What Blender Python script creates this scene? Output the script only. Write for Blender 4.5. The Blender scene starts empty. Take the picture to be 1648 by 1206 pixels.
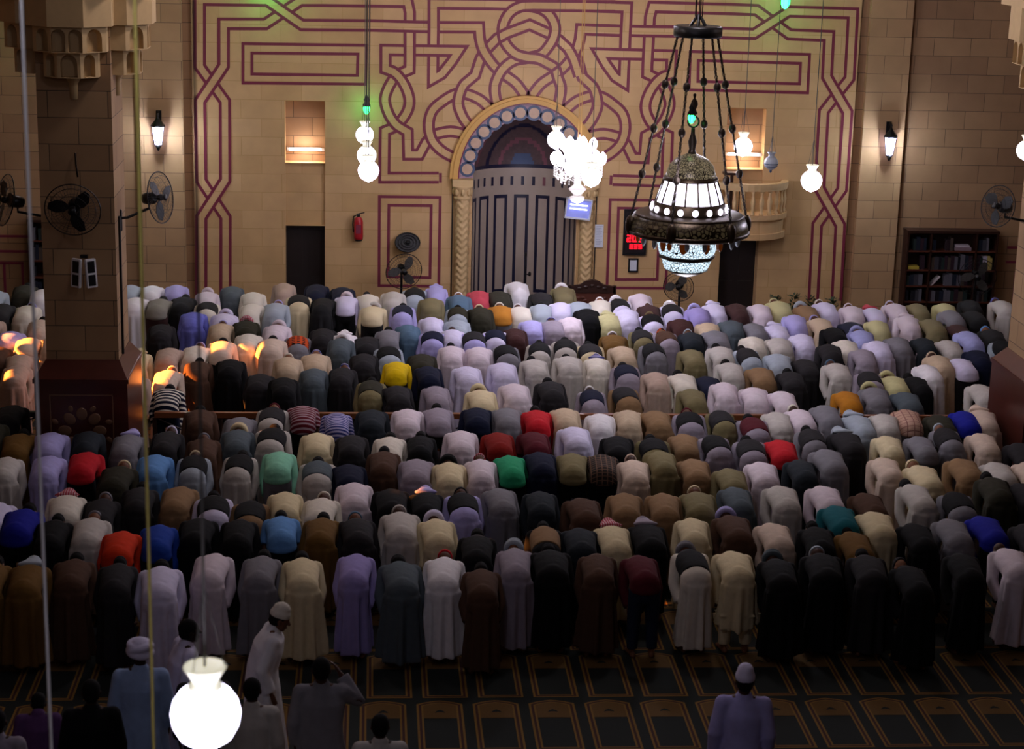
import bpy, bmesh, math, random
from mathutils import Vector, Matrix, noise
from math import sin, cos, pi, radians
random.seed(7)
S = bpy.context.scene
COL = S.collection

# ------------------------------------------------------------------ camera
W, H = 1648, 1206
F = 3031.0
CAM = Vector((-3.161, -36.809, 8.519))
YAW, PITCH, ROLL = 0.07787, 0.25586, 0.02579
_fw = Vector((sin(YAW) * cos(PITCH), cos(YAW) * cos(PITCH), -sin(PITCH)))
_r = _fw.cross(Vector((0, 0, 1))).normalized()
_u = _r.cross(_fw)
_R = cos(ROLL) * _r + sin(ROLL) * _u
_U = -sin(ROLL) * _r + cos(ROLL) * _u
cd = bpy.data.cameras.new('camera')
cam = bpy.data.objects.new('camera', cd)
COL.objects.link(cam)
cam.matrix_world = Matrix(((_R.x, _U.x, -_fw.x, CAM.x), (_R.y, _U.y, -_fw.y, CAM.y), (_R.z, _U.z, -_fw.z, CAM.z), (0, 0, 0, 1)))
cd.sensor_width = 36
cd.lens = F / W * 36
cd.clip_end = 200
cd.dof.use_dof = True
cd.dof.focus_distance = 31
cd.dof.aperture_fstop = 2.6
S.camera = cam

# ------------------------------------------------------------------ world, exposure
wd = bpy.data.worlds.new('world')
S.world = wd
wd.use_nodes = True
wd.node_tree.nodes['Background'].inputs[0].default_value = (0.35, 0.38, 0.6, 1)
wd.node_tree.nodes['Background'].inputs[1].default_value = 0.03
S.view_settings.view_transform = 'Standard'
S.view_settings.look = 'None'
S.view_settings.gamma = 1
S.view_settings.exposure = 0.0
S.view_settings.use_curve_mapping = False

# ------------------------------------------------------------------ lights
def light(name, kind, loc, power, color, radius=0.25, **k):
    l = bpy.data.lights.new(name, kind)
    l.energy = power
    l.color = color
    if kind == 'POINT':
        l.shadow_soft_size = radius
    for a, b in k.items():
        setattr(l, a, b)
    o = bpy.data.objects.new(name, l)
    o.location = loc
    COL.objects.link(o)
    return o
# the hall's chandeliers, hung above the frame
for x, y, z, p, c in [(-7.5, -5.5, 8.6, 150, (1, .86, .84)), (-1.5, -6.0, 8.6, 330, (.9, .83, 1)), (4.0, -5.5, 8.6, 260, (.88, .82, 1)), (10.5, -6, 8.6, 22, (.95, .86, .95)),
                      (-4.5, -12.0, 8.8, 140, (1, .86, .88)), (1.0, -12.0, 8.8, 250, (.98, .88, .95)), (7.5, -12.0, 8.8, 68, (1, .86, .92)),
                      (-3.5, -19.5, 9.5, 110, (.85, .8, 1)), (-4.5, -28.5, 9.6, 170, (.8, .8, 1))]:
    light('ceiling_lamp_light', 'POINT', (x, y, z), p, c, .35)
# evening sun through the openings aimed in the unseen left wall
SUN_D = Vector((.90, .10, -.42)).normalized()
sun = light('sun', 'SUN', (-20, -12, 12), 46, (1, .30, .05), angle=radians(.6))
sun.rotation_euler = SUN_D.to_track_quat('-Z', 'Y').to_euler()

# ------------------------------------------------------------------ pixel helpers
def ray(px, py):
    return _fw + _R * ((px - W / 2) / F) - _U * ((py - H / 2) / F)
def at(px, py, Y=0.0):
    d = ray(px, py)
    return CAM + d * ((Y - CAM.y) / d.y)
def atz(px, py, z=0.0):
    d = ray(px, py)
    return CAM + d * ((z - CAM.z) / d.z)

# ------------------------------------------------------------------ materials
def srgb(h):
    v = [int(h[i:i + 2], 16) / 255 for i in (0, 2, 4)]
    return tuple(x / 12.92 if x <= .04045 else ((x + .055) / 1.055) ** 2.4 for x in v)
def newmat(name):
    m = bpy.data.materials.new(name)
    m.use_nodes = True
    nt = m.node_tree
    b = nt.nodes['Principled BSDF']
    return m, nt, b
def N(nt, t, **k):
    n = nt.nodes.new(t)
    for a, b in k.items():
        setattr(n, a, b)
    return n
def mat(name, hexc, rough=.6, metal=0, var=.12, scale=8, bump=0.0, emit=None, estr=0):
    m, nt, b = newmat(name)
    c = srgb(hexc)
    tc = N(nt, 'ShaderNodeTexCoord')
    nz = N(nt, 'ShaderNodeTexNoise')
    nz.inputs['Scale'].default_value = scale
    nz.inputs['Detail'].default_value = 4
    nt.links.new(tc.outputs['Object'], nz.inputs['Vector'])
    mx = N(nt, 'ShaderNodeMix', data_type='RGBA')
    mx.inputs['A'].default_value = (*[x * (1 - var) for x in c], 1)
    mx.inputs['B'].default_value = (*[min(1, x * (1 + var)) for x in c], 1)
    nt.links.new(nz.outputs['Fac'], mx.inputs['Factor'])
    nt.links.new(mx.outputs['Result'], b.inputs['Base Color'])
    b.inputs['Roughness'].default_value = rough
    b.inputs['Metallic'].default_value = metal
    if bump:
        bp = N(nt, 'ShaderNodeBump')
        bp.inputs['Strength'].default_value = bump
        nt.links.new(nz.outputs['Fac'], bp.inputs['Height'])
        nt.links.new(bp.outputs['Normal'], b.inputs['Normal'])
    if emit:
        b.inputs['Emission Color'].default_value = (*srgb(emit), 1)
        b.inputs['Emission Strength'].default_value = estr
    return m
def objmat(name, rough=.9, bump=.25, scale=14, pattern=None):
    """cloth / skin that takes the object's own colour"""
    m, nt, b = newmat(name)
    oi = N(nt, 'ShaderNodeObjectInfo')
    tc = N(nt, 'ShaderNodeTexCoord')
    nz = N(nt, 'ShaderNodeTexNoise')
    nz.inputs['Scale'].default_value = scale
    nz.inputs['Detail'].default_value = 3
    nt.links.new(tc.outputs['Object'], nz.inputs['Vector'])
    mr = N(nt, 'ShaderNodeMapRange')
    mr.inputs['To Min'].default_value = .82
    mr.inputs['To Max'].default_value = 1.12
    nt.links.new(nz.outputs['Fac'], mr.inputs['Value'])
    mx = N(nt, 'ShaderNodeMix', data_type='RGBA', blend_type='MULTIPLY')
    mx.inputs['Factor'].default_value = 1
    nt.links.new(oi.outputs['Color'], mx.inputs['A'])
    nt.links.new(mr.outputs['Result'], mx.inputs['B'])
    col = mx.outputs['Result']
    if pattern:
        col = pattern(nt, tc, col)
    nt.links.new(col, b.inputs['Base Color'])
    b.inputs['Roughness'].default_value = rough
    b.inputs['Specular IOR Level'].default_value = .2
    if bump:
        bp = N(nt, 'ShaderNodeBump')
        bp.inputs['Strength'].default_value = bump
        bp.inputs['Distance'].default_value = .02
        nt.links.new(nz.outputs['Fac'], bp.inputs['Height'])
        nt.links.new(bp.outputs['Normal'], b.inputs['Normal'])
    return m
def _math(nt, op, a, b=None, c=None):
    n = N(nt, 'ShaderNodeMath', operation=op)
    for i, v in enumerate((a, b, c)):
        if v is None: continue
        if isinstance(v, (int, float)): n.inputs[i].default_value = v
        else: nt.links.new(v, n.inputs[i])
    return n.outputs[0]
def stripes(other, period, duty=.5, axis='s', second=None):
    """stripes across the back: the cloth runs along y over the back and down z behind"""
    def f(nt, tc, col):
        sp = N(nt, 'ShaderNodeSeparateXYZ')
        nt.links.new(tc.outputs['Object'], sp.inputs[0])
        s = _math(nt, 'ADD', sp.outputs[1], sp.outputs[2])
        v = s if axis in ('s', 'plaid') else sp.outputs[0]
        fr = _math(nt, 'FRACT', _math(nt, 'DIVIDE', _math(nt, 'ADD', v, 5.0), period))
        k = _math(nt, 'LESS_THAN', fr, duty)
        if axis == 'plaid':
            fr2 = _math(nt, 'FRACT', _math(nt, 'DIVIDE', _math(nt, 'ADD', sp.outputs[0], 5.0), period))
            k = _math(nt, 'MAXIMUM', k, _math(nt, 'LESS_THAN', fr2, duty))
        m = N(nt, 'ShaderNodeMix', data_type='RGBA')
        nt.links.new(k, m.inputs['Factor'])
        nt.links.new(col, m.inputs['A'])
        m.inputs['B'].default_value = (*srgb(other), 1)
        return m.outputs['Result']
    return f
def stone(name, c1, c2, mortar, bw=.78, bh=.36, rough=.75, off=(0, 0), contrast=1.0):
    m, nt, b = newmat(name)
    tc = N(nt, 'ShaderNodeTexCoord')
    geo = N(nt, 'ShaderNodeNewGeometry')
    sp = N(nt, 'ShaderNodeSeparateXYZ')
    nt.links.new(geo.outputs['Position'], sp.inputs[0])
    nsp = N(nt, 'ShaderNodeSeparateXYZ')
    nt.links.new(geo.outputs['True Normal'], nsp.inputs[0])
    side = _math(nt, 'GREATER_THAN', _math(nt, 'ABSOLUTE', nsp.outputs[0]), .7)
    mixx = N(nt, 'ShaderNodeMix')
    nt.links.new(side, mixx.inputs['Factor'])
    nt.links.new(sp.outputs[0], mixx.inputs['A'])
    nt.links.new(sp.outputs[1], mixx.inputs['B'])
    cb = N(nt, 'ShaderNodeCombineXYZ')
    nt.links.new(_math(nt, 'ADD', mixx.outputs[0], 40.0 + off[0]), cb.inputs[0])
    nt.links.new(_math(nt, 'ADD', sp.outputs[2], 3.6 + off[1]), cb.inputs[1])
    br = N(nt, 'ShaderNodeTexBrick')
    br.inputs['Scale'].default_value = 1
    br.inputs['Brick Width'].default_value = bw
    br.inputs['Row Height'].default_value = bh
    br.inputs['Mortar Size'].default_value = .006
    br.inputs['Mortar Smooth'].default_value = .4
    br.inputs['Color1'].default_value = (*srgb(c1), 1)
    br.inputs['Color2'].default_value = (*srgb(c2), 1)
    br.inputs['Mortar'].default_value = (*srgb(mortar), 1)
    nt.links.new(cb.outputs[0], br.inputs['Vector'])
    nz = N(nt, 'ShaderNodeTexNoise')
    nz.inputs['Scale'].default_value = 2.3
    nz.inputs['Detail'].default_value = 8
    nt.links.new(geo.outputs['Position'], nz.inputs['Vector'])
    mr = N(nt, 'ShaderNodeMapRange')
    mr.inputs['To Min'].default_value = .8
    mr.inputs['To Max'].default_value = 1.2
    nt.links.new(nz.outputs['Fac'], mr.inputs['Value'])
    mx = N(nt, 'ShaderNodeMix', data_type='RGBA', blend_type='MULTIPLY')
    mx.inputs['Factor'].default_value = 1
    nt.links.new(br.outputs['Color'], mx.inputs['A'])
    nt.links.new(mr.outputs['Result'], mx.inputs['B'])
    nt.links.new(mx.outputs['Result'], b.inputs['Base Color'])
    b.inputs['Roughness'].default_value = rough
    bp = N(nt, 'ShaderNodeBump')
    bp.inputs['Strength'].default_value = .3
    bp.inputs['Distance'].default_value = .01
    nt.links.new(_math(nt, 'SUBTRACT', 1.0, br.outputs['Fac']), bp.inputs['Height'])
    nt.links.new(bp.outputs['Normal'], b.inputs['Normal'])
    return m
def voromat(name, metal_hex, glow_hex, estr, scale, thr=.06, rough=.35):
    """pierced metal: lit glass shows through the holes"""
    m, nt, b = newmat(name)
    tc = N(nt, 'ShaderNodeTexCoord')
    vo = N(nt, 'ShaderNodeTexVoronoi', feature='DISTANCE_TO_EDGE')
    vo.inputs['Scale'].default_value = scale
    nt.links.new(tc.outputs['Object'], vo.inputs['Vector'])
    k = _math(nt, 'GREATER_THAN', vo.outputs['Distance'], thr)
    b.inputs['Base Color'].default_value = (*srgb(metal_hex), 1)
    b.inputs['Metallic'].default_value = .8
    b.inputs['Roughness'].default_value = rough
    b.inputs['Emission Color'].default_value = (*srgb(glow_hex), 1)
    nt.links.new(_math(nt, 'MULTIPLY', k, estr), b.inputs['Emission Strength'])
    return m

M = {}
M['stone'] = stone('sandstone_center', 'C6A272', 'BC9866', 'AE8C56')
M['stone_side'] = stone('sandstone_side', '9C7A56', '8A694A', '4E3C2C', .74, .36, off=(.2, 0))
M['pier'] = stone('sandstone_pier', 'B08E66', 'A2805A', '66503A', .74, .36, off=(.1, 0))
M['pillar'] = stone('sandstone_pillar', 'A4845E', '927250', '46382A', .8, .36, off=(.3, .1))
M['cream_stone'] = mat('carved_cream_stone', 'C2A474', .7, bump=.2)
M['burgundy'] = mat('burgundy_inlay', '74243A', .5)
M['plinth'] = mat('dark_red_marble', '4A2018', .3, var=.3, scale=5)
M['plinth_motif'] = mat('brown_marble_inlay', '7A5A42', .4)
M['marble'] = mat('pale_marble', '9A8B7C', .45, var=.06)
M['navy'] = mat('navy_marble', '14142E', .35)
M['ochre'] = mat('ochre_arch_stone', 'C89A50', .6)
M['paintband'] = mat('painted_arch_band', '9A7C86', .6, var=.5, scale=22)
M['voussoir'] = mat('painted_voussoir', 'B79A80', .6, var=.2)
M['blue'] = mat('slate_blue_paint', '3A4A66', .5)
M['dome'] = mat('dark_niche_dome', '4A3838', .6, var=.35, scale=14)
M['rosy'] = mat('rosy_dome_ring', '6E4048', .6)
M['wood'] = mat('dark_wood', '2E1810', .4, var=.3, scale=6)
M['redwood'] = mat('red_wood', '52281A', .45, var=.3)
M['railwood'] = mat('orange_wood_rail', '7A4420', .45)
M['door'] = mat('near_black_door', '1A0F0C', .5)
M['black'] = mat('black_metal', '101012', .4, metal=.3)
M['brass'] = mat('aged_brass', '3A2E22', .42, metal=.85, var=.35, scale=20)
M['chain'] = mat('bronze_chain', '3A302A', .45, metal=.7)
M['white'] = mat('white_paint', 'D8D8DC', .5, var=.03)
M['paper'] = mat('white_paper', 'C8CCD4', .8, var=.03)
M['red'] = mat('extinguisher_red', 'A01420', .3)
M['cable'] = mat('grey_cable', '4A4844', .6)
M['nearcord'] = mat('pale_grey_cord', 'B0ACA8', .7)
M['ycable'] = mat('yellow_cord', 'C8B860', .7)
M['glass'] = mat('unlit_frosted_glass', 'A8AEB8', .3)
M['amber'] = mat('amber_glass', '5A2C0A', .2, emit='A04A10', estr=.12)
M['hornet'] = mat('grey_lamp_neck', '8890A0', .3)
M['globe'] = mat('lit_frosted_globe', 'FFFFFF', .4, var=0, emit='E4DEFF', estr=9)
M['globe_neck'] = mat('lit_glass_neck', 'E8E8D8', .4, var=.02, emit='D8D2B8', estr=.8)
M['tube'] = mat('fluorescent_tube', 'FFFFFF', .4, var=0, emit='FFF0E8', estr=14)
M['uv'] = mat('blue_violet_tube', 'FFFFFF', .4, var=0, emit='B8BCFF', estr=4)
M['uvback'] = mat('blue_violet_reflector', '9098D0', .4, emit='7078C8', estr=.25)
M['green'] = mat('green_bulb', 'A0FFC0', .3, var=0, emit='20FF70', estr=9)
M['crystal'] = mat('lit_crystal', 'FFFFFF', .15, var=0, emit='EFE8FF', estr=5)
M['crystal_dim'] = mat('cut_glass', 'D8D0C8', .1, emit='E8E0E8', estr=.5)
M['panelglow'] = mat('lit_milk_glass', 'FFFFFF', .4, var=0, emit='EDE4FF', estr=2.6)
M['lanternglow'] = mat('lit_lantern_glass', 'FFFFFF', .3, var=0, emit='D4CCFF', estr=7)
M['filigree'] = voromat('filigree_dome_brass', '2A2420', 'C8B490', .3, 26, .09)
M['filigree_dark'] = voromat('filigree_ring_brass', '2E241A', '8A7858', .10, 16, .12)
M['filigree_lit'] = voromat('filigree_lit_drum', '2A2A30', 'D8F0FF', 1.35, 26, .07)
M['led'] = mat('red_led_digits', '300000', .4, var=0, emit='FF1020', estr=3)
M['screen'] = mat('dark_screen', '1A1416', .3)
M['leaf'] = mat('plant_leaf', '3A4A30', .6, var=.4)
M['pot'] = mat('clay_pot', '6A4A3A', .7)
M['carpet'] = mat('dark_green_carpet', '08120E', .95, var=.25, scale=60, bump=.1)
M['gold'] = mat('gold_carpet_border', '7A5A1C', .95, var=.2, scale=40)
M['goldbrown'] = mat('brown_gold_carpet_panel', '604416', .95, var=.2, scale=40)
M['carpet_red'] = mat('dark_red_carpet_line', '3A1810', .95, var=.2, scale=40)
M['plaster'] = mat('ceiling_plaster', '6E5C48', .9)
M['cloth'] = objmat('cloth')
M['skin'] = objmat('skin', rough=.55, bump=.05, scale=30)
M['st_navy'] = objmat('navy_and_white_stripes', pattern=stripes('D8D0C0', .12, .42))
M['st_red'] = objmat('maroon_and_grey_stripes', pattern=stripes('A08890', .09, .4))
M['st_blue'] = objmat('blue_and_lilac_stripes', pattern=stripes('A8A4C8', .07, .5))
M['plaid'] = objmat('dark_plaid', pattern=stripes('6A5040', .07, .2, 'plaid'))
M['check'] = objmat('grey_check', pattern=stripes('50505A', .045, .3, 'plaid'))
M['pinkplaid'] = objmat('pink_plaid', pattern=stripes('8A6058', .1, .16, 'plaid'))
M['rw'] = objmat('red_white_headcloth', pattern=stripes('A03040', .03, .5, 'plaid'))
M['flame'] = objmat('orange_print', pattern=stripes('C04818', .09, .45, 'plaid'))

# ------------------------------------------------------------------ mesh helpers
def mesh_obj(name, bm, mats, parent=None, loc=None, smooth=False):
    me = bpy.data.meshes.new(name)
    bm.normal_update()
    bm.to_mesh(me)
    bm.free()
    for m in (mats if isinstance(mats, (list, tuple)) else [mats]):
        me.materials.append(M[m] if isinstance(m, str) else m)
    if smooth:
        me.polygons.foreach_set('use_smooth', [True] * len(me.polygons))
    o = bpy.data.objects.new(name, me)
    COL.objects.link(o)
    if parent: o.parent = parent
    if loc is not None: o.location = loc
    return o
def tag(o, label=None, cat=None, group=None, kind=None):
    if label: o['label'] = label
    if cat: o['category'] = cat
    if group: o['group'] = group
    if kind: o['kind'] = kind
    return o
def empty(name, loc, label, cat, group=None, rz=0):
    o = bpy.data.objects.new(name, None)
    o.empty_display_size = .1
    COL.objects.link(o)
    o.location = loc
    o.rotation_euler = (0, 0, rz)
    return tag(o, label, cat, group)
def box(bm, x0, x1, y0, y1, z0, z1, mi=0):
    v = [bm.verts.new(p) for p in ((x0, y0, z0), (x1, y0, z0), (x1, y1, z0), (x0, y1, z0), (x0, y0, z1), (x1, y0, z1), (x1, y1, z1), (x0, y1, z1))]
    for f in ((3, 2, 1, 0), (4, 5, 6, 7), (0, 1, 5, 4), (1, 2, 6, 5), (2, 3, 7, 6), (3, 0, 4, 7)):
        bm.faces.new([v[i] for i in f]).material_index = mi
    return v
def prism(bm, poly, axis, a, b, mi=0):
    """poly of 2-D points extruded along axis from a to b"""
    def P(p, t):
        return {'x': (t, p[0], p[1]), 'y': (p[0], t, p[1]), 'z': (p[0], p[1], t)}[axis]
    lo = [bm.verts.new(P(p, a)) for p in poly]
    hi = [bm.verts.new(P(p, b)) for p in poly]
    n = len(poly)
    fs = [bm.faces.new(lo[::-1]), bm.faces.new(hi)]
    for i in range(n):
        fs.append(bm.faces.new((lo[i], lo[(i + 1) % n], hi[(i + 1) % n], hi[i])))
    for f in fs: f.material_index = mi
    bmesh.ops.recalc_face_normals(bm, faces=fs)
def lathe(bm, prof, n=24, c=(0, 0, 0), mi=0, cap=True):
    rings = []
    for r, z in prof:
        rings.append([bm.verts.new((c[0] + max(r, 1e-4) * cos(2 * pi * i / n), c[1] + max(r, 1e-4) * sin(2 * pi * i / n), c[2] + z)) for i in range(n)])
    for a, b in zip(rings, rings[1:]):
        for i in range(n):
            f = bm.faces.new((a[i], a[(i + 1) % n], b[(i + 1) % n], b[i]))
            f.material_index = mi
            f.smooth = True
    if cap:
        bm.faces.new(rings[0][::-1]).material_index = mi
        bm.faces.new(rings[-1]).material_index = mi
def tube(bm, pts, rad, side=(1, 0, 0), n=14, flat0=False, flat1=False, fold=None, mi=0):
    """closed tube along pts; rad = list of r or (a, b): a along side, b across it"""
    pts = [Vector(p) for p in pts]
    rad = [(r, r) if not isinstance(r, (tuple, list)) else r for r in rad]
    side = Vector(side)
    def frame(i):
        t = (pts[min(i + 1, len(pts) - 1)] - pts[max(i - 1, 0)]).normalized()
        s = side - t * side.dot(t)
        if s.length < 1e-3: s = t.orthogonal()
        s.normalize()
        return t, s, t.cross(s)
    def ring(c, s, b, ra, rb, k=0):
        out = []
        for i in range(n):
            a = 2 * pi * i / n
            m = 1 + (fold(a, k) if fold else 0)
            out.append(bm.verts.new(c + s * (ra * m * cos(a)) + b * (rb * m * sin(a))))
        return out
    rings = []
    t, s, b = frame(0)
    if not flat0:
        for ang in (75, 45, 20):
            q = radians(ang)
            rings.append(ring(pts[0] - t * (min(rad[0]) * sin(q)), s, b, rad[0][0] * cos(q), rad[0][1] * cos(q)))
    for i, p in enumerate(pts):
        t, s, b = frame(i)
        rings.append(ring(p, s, b, *rad[i], k=i / max(1, len(pts) - 1)))
    if not flat1:
        for ang in (20, 45, 75):
            q = radians(ang)
            rings.append(ring(pts[-1] + t * (min(rad[-1]) * sin(q)), s, b, rad[-1][0] * cos(q), rad[-1][1] * cos(q)))
    fs = []
    for a, c in zip(rings, rings[1:]):
        for i in range(n):
            fs.append(bm.faces.new((a[i], a[(i + 1) % n], c[(i + 1) % n], c[i])))
    fs.append(bm.faces.new(rings[0][::-1]))
    fs.append(bm.faces.new(rings[-1]))
    for f in fs: f.material_index = mi; f.smooth = True
def ell(bm, c, r, R=None, n=14, m=9, mi=0):
    ret = bmesh.ops.create_uvsphere(bm, u_segments=n, v_segments=m, radius=1)
    mm = Matrix.Translation(Vector(c)) @ (R.to_4x4() if R else Matrix()) @ Matrix.Diagonal((*r, 1))
    bmesh.ops.transform(bm, matrix=mm, verts=ret['verts'])
    for v in ret['verts']:
        for f in v.link_faces: f.material_index = mi; f.smooth = True
def torus(bm, c, R, r, R3=None, n=24, m=8, mi=0):
    rings = []
    for i in range(n):
        a = 2 * pi * i / n
        rg = []
        for j in range(m):
            b = 2 * pi * j / m
            p = Vector(((R + r * cos(b)) * cos(a), (R + r * cos(b)) * sin(a), r * sin(b)))
            if R3: p = R3 @ p
            rg.append(bm.verts.new(Vector(c) + p))
        rings.append(rg)
    for i in range(n):
        for j in range(m):
            f = bm.faces.new((rings[i][j], rings[(i + 1) % n][j], rings[(i + 1) % n][(j + 1) % m], rings[i][(j + 1) % m]))
            f.material_index = mi; f.smooth = True
def evaluated(o):
    dg = bpy.context.evaluated_depsgraph_get()
    me = bpy.data.meshes.new_from_object(o.evaluated_get(dg))
    return me
def voxel(bm, size, smooth=3, mats=('cloth',), name='blob'):
    me = bpy.data.meshes.new(name)
    bm.to_mesh(me); bm.free()
    o = bpy.data.objects.new('tmp', me)
    COL.objects.link(o)
    m = o.modifiers.new('r', 'REMESH'); m.mode = 'VOXEL'; m.voxel_size = size; m.use_smooth_shade = True
    m = o.modifiers.new('s', 'SMOOTH'); m.factor = .5; m.iterations = smooth
    out = evaluated(o)
    bpy.data.objects.remove(o); bpy.data.meshes.remove(me)
    out.name = name
    out.materials.clear()
    for k in mats: out.materials.append(M[k])
    out.polygons.foreach_set('use_smooth', [True] * len(out.polygons))
    return out
def boolean(o, cutters, name=None):
    for c in cutters:
        m = o.modifiers.new('b', 'BOOLEAN'); m.operation = 'DIFFERENCE'; m.object = c; m.solver = 'EXACT'
    bpy.context.view_layer.update()
    me = evaluated(o)
    o.modifiers.clear()
    o.data = me
    for c in cutters: bpy.data.objects.remove(c)
    return o
def cutter(fn):
    bm = bmesh.new(); fn(bm)
    me = bpy.data.meshes.new('cut'); bm.to_mesh(me); bm.free()
    o = bpy.data.objects.new('cut', me); COL.objects.link(o)
    return o
def wire(name, p, q, r, m, parent=None, label=None, cat=None):
    bm = bmesh.new(); tube(bm, [p, q], [r, r], n=8)
    o = mesh_obj(name, bm, m, parent)
    return tag(o, label, cat) if label else o

# ------------------------------------------------------------------ the room
YB, XL, XR, ZC = -43.0, -14.0, 14.0, 10.5
bm = bmesh.new(); box(bm, XL - .3, XR + .3, YB, .9, -.2, 0)
# prayer-rug pattern woven into the wall-to-wall carpet
def quadm(bm, pts, z, mi):
    f = bm.faces.new([bm.verts.new((x, y, z)) for x, y in pts]); f.material_index = mi
    if f.normal.z < 0: f.normal_flip()
def arch(w, top, sh):
    return [(-w, sh), (-w * .62, sh + (top - sh) * .55), (-w * .25, top - .012), (0, top), (w * .25, top - .012), (w * .62, sh + (top - sh) * .55), (w, sh)]
def ringstrip(bm, cx, cy, wo, to, so, bo, wi, ti, si, bi, z, mi):
    A = arch(wo, to, so); B = arch(wi, ti, si)
    A = [(-wo, bo)] + A + [(wo, bo)]; B = [(-wi, bi)] + B + [(wi, bi)]
    n = len(A)
    for i in range(n):
        j = (i + 1) % n
        quadm(bm, [(cx + A[i][0], cy + A[i][1]), (cx + A[j][0], cy + A[j][1]), (cx + B[j][0], cy + B[j][1]), (cx + B[i][0], cy + B[i][1])], z, mi)
for k in range(-2, 15):
    cy = -18.16 + 1.277 * k
    x0 = -3.0 + (.07 if k % 2 else 0)
    for i in range(-18, 28):
        cx = x0 + .6 * i
        if not (XL < cx - .3 and cx + .3 < XR): continue
        if k > 1 and (i < -10 or i > 20): continue
        ringstrip(bm, cx, cy, .245, 0, -.09, -1.205, .222, -.02, -.105, -1.185, .003, 1)
        ringstrip(bm, cx, cy, .222, -.02, -.105, -1.185, .195, -.045, -.12, -1.16, .003, 3)
        ringstrip(bm, cx, cy, .195, -.045, -.12, -1.16, .175, -.06, -.13, -1.145, .003, 1)
        A = arch(.175, -.06, -.13)
        quadm(bm, [(cx + x, cy + y) for x, y in [(-.175, -.44)] + A + [(.175, -.44)]], .003, 2)
        quadm(bm, [(cx - .055, cy - .31), (cx - .04, cy - .27), (cx, cy - .235), (cx + .04, cy - .27), (cx + .055, cy - .31), (cx + .02, cy - .295), (cx - .02, cy - .295)][::-1], .005, 0)
floor = mesh_obj('floor', bm, ['carpet', 'gold', 'goldbrown', 'carpet_red'])
tag(floor, kind='structure')

def rect_cut(px0, px1, py0, py1, depth, y0=-.3):
    a = at(px0, py0); b = at(px1, py1)
    z0 = b.z if py1 < 2000 else -.5
    return (a.x, b.x, z0, a.z, depth)
# measured on the left side and mirrored about the mihrab
AX = -.112          # mirror axis of the wall
def mir(x, s): return x if s > 0 else 2 * AX - x
NX0, NX1 = at(459, 300).x, at(523, 300).x
ND0, ND1 = at(460, 262).z, at(460, 162).z
DZ = at(460, 363).z
bm = bmesh.new(); box(bm, -6.6, mir(-6.6, -1), 0, .95, -.1, ZC)
wallc = mesh_obj('wall_back', bm, ['stone', 'burgundy'])
cuts = []
def boxcut(x0, x1, y0, y1, z0, z1):
    cuts.append(cutter(lambda b: box(b, x0, x1, y0, y1, z0, z1)))
for s in (1, -1):
    xa, xb = sorted((mir(NX0, s), mir(NX1, s)))
    boxcut(xa, xb, -.5, .38, ND0, ND1)              # lit window recess
    boxcut(xa, xb, -.5, .07, DZ - .001, ND0 - .001)       # shallow panel between
    boxcut(xa, xb, -.5, .3, -.3, DZ - .002)               # door recess
# mihrab opening: pointed arch
MX = -.125
def parch(hw, zs, zt, n=10, cx=MX):
    """pointed arch outline from the left springing to the right one"""
    L = []
    for i in range(n + 1):
        t = i / n
        a = t * pi / 2
        L.append((-hw * cos(a) ** .95, zs + (zt - zs) * (sin(a) ** 1.0 * .93 + .07 * t)))
    return [(cx + x, z) for x, z in L] + [(cx - x, z) for x, z in L[::-1][1:]]
MI_W, MI_S, MI_T = 1.04, 2.86, 4.06
MO_W, MO_T = 1.50, 4.50
def mcut(b):
    o = parch(MI_W, MI_S, MI_T)
    prism(b, [(MX - MI_W, -.3)] + o + [(MX + MI_W, -.3)], 'y', -.5, 2)
cuts.append(cutter(mcut))
boolean(wallc, cuts)
tag(wallc, kind='structure')

# burgundy interlace let into the wall, drawn as raised bands (fill + two border lines)
def smoothpts(P):
    out = []
    n = len(P)
    for i, p in enumerate(P):
        out.append(p)
        if i + 1 < n and len(p) > 3 and len(P[i + 1]) > 3:
            p0 = P[i - 1] if i > 0 else p
            p1, p2 = p, P[i + 1]
            p3 = P[i + 2] if i + 2 < n else p2
            for t in (.25, .5, .75):
                q = [.5 * (2 * p1[k] + (p2[k] - p0[k]) * t + (2 * p0[k] - 5 * p1[k] + 4 * p2[k] - p3[k]) * t * t + (3 * p1[k] - p0[k] - 3 * p2[k] + p3[k]) * t ** 3) for k in (0, 1)]
                out.append((q[0], q[1], p1[2] + (p2[2] - p1[2]) * t, 1))
    return out
bw_half, lw_half = .090, .029
def offs(P, d):
    out = []
    n = len(P)
    for i in range(n):
        a = P[max(i - 1, 0)]; b = P[i]; c = P[min(i + 1, n - 1)]
        t1 = Vector((b[0] - a[0], b[1] - a[1])); t2 = Vector((c[0] - b[0], c[1] - b[1]))
        if t1.length < 1e-6: t1 = t2
        if t2.length < 1e-6: t2 = t1
        t1.normalize(); t2.normalize()
        n1 = Vector((-t1.y, t1.x)); n2 = Vector((-t2.y, t2.x))
        m = (n1 + n2)
        m = m / max(.35, m.length_squared / 2) if m.length > .1 else n1
        out.append((b[0] + m.x * d, b[1] + m.y * d))
    return out
def ribbon(bm, P, d0, d1, dz, mi, skip=0):
    A = offs(P, d0); B = offs(P, d1)
    for i in range(skip, len(P) - 1 - skip):
        h0 = -(.003 + P[i][2] * .004 + dz); h1 = -(.003 + P[i + 1][2] * .004 + dz)
        vs = [bm.verts.new((A[i][0], h0, A[i][1])), bm.verts.new((A[i + 1][0], h1, A[i + 1][1])), bm.verts.new((B[i + 1][0], h1, B[i + 1][1])), bm.verts.new((B[i][0], h0, B[i][1]))]
        f = bm.faces.new(vs); f.material_index = mi
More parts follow.
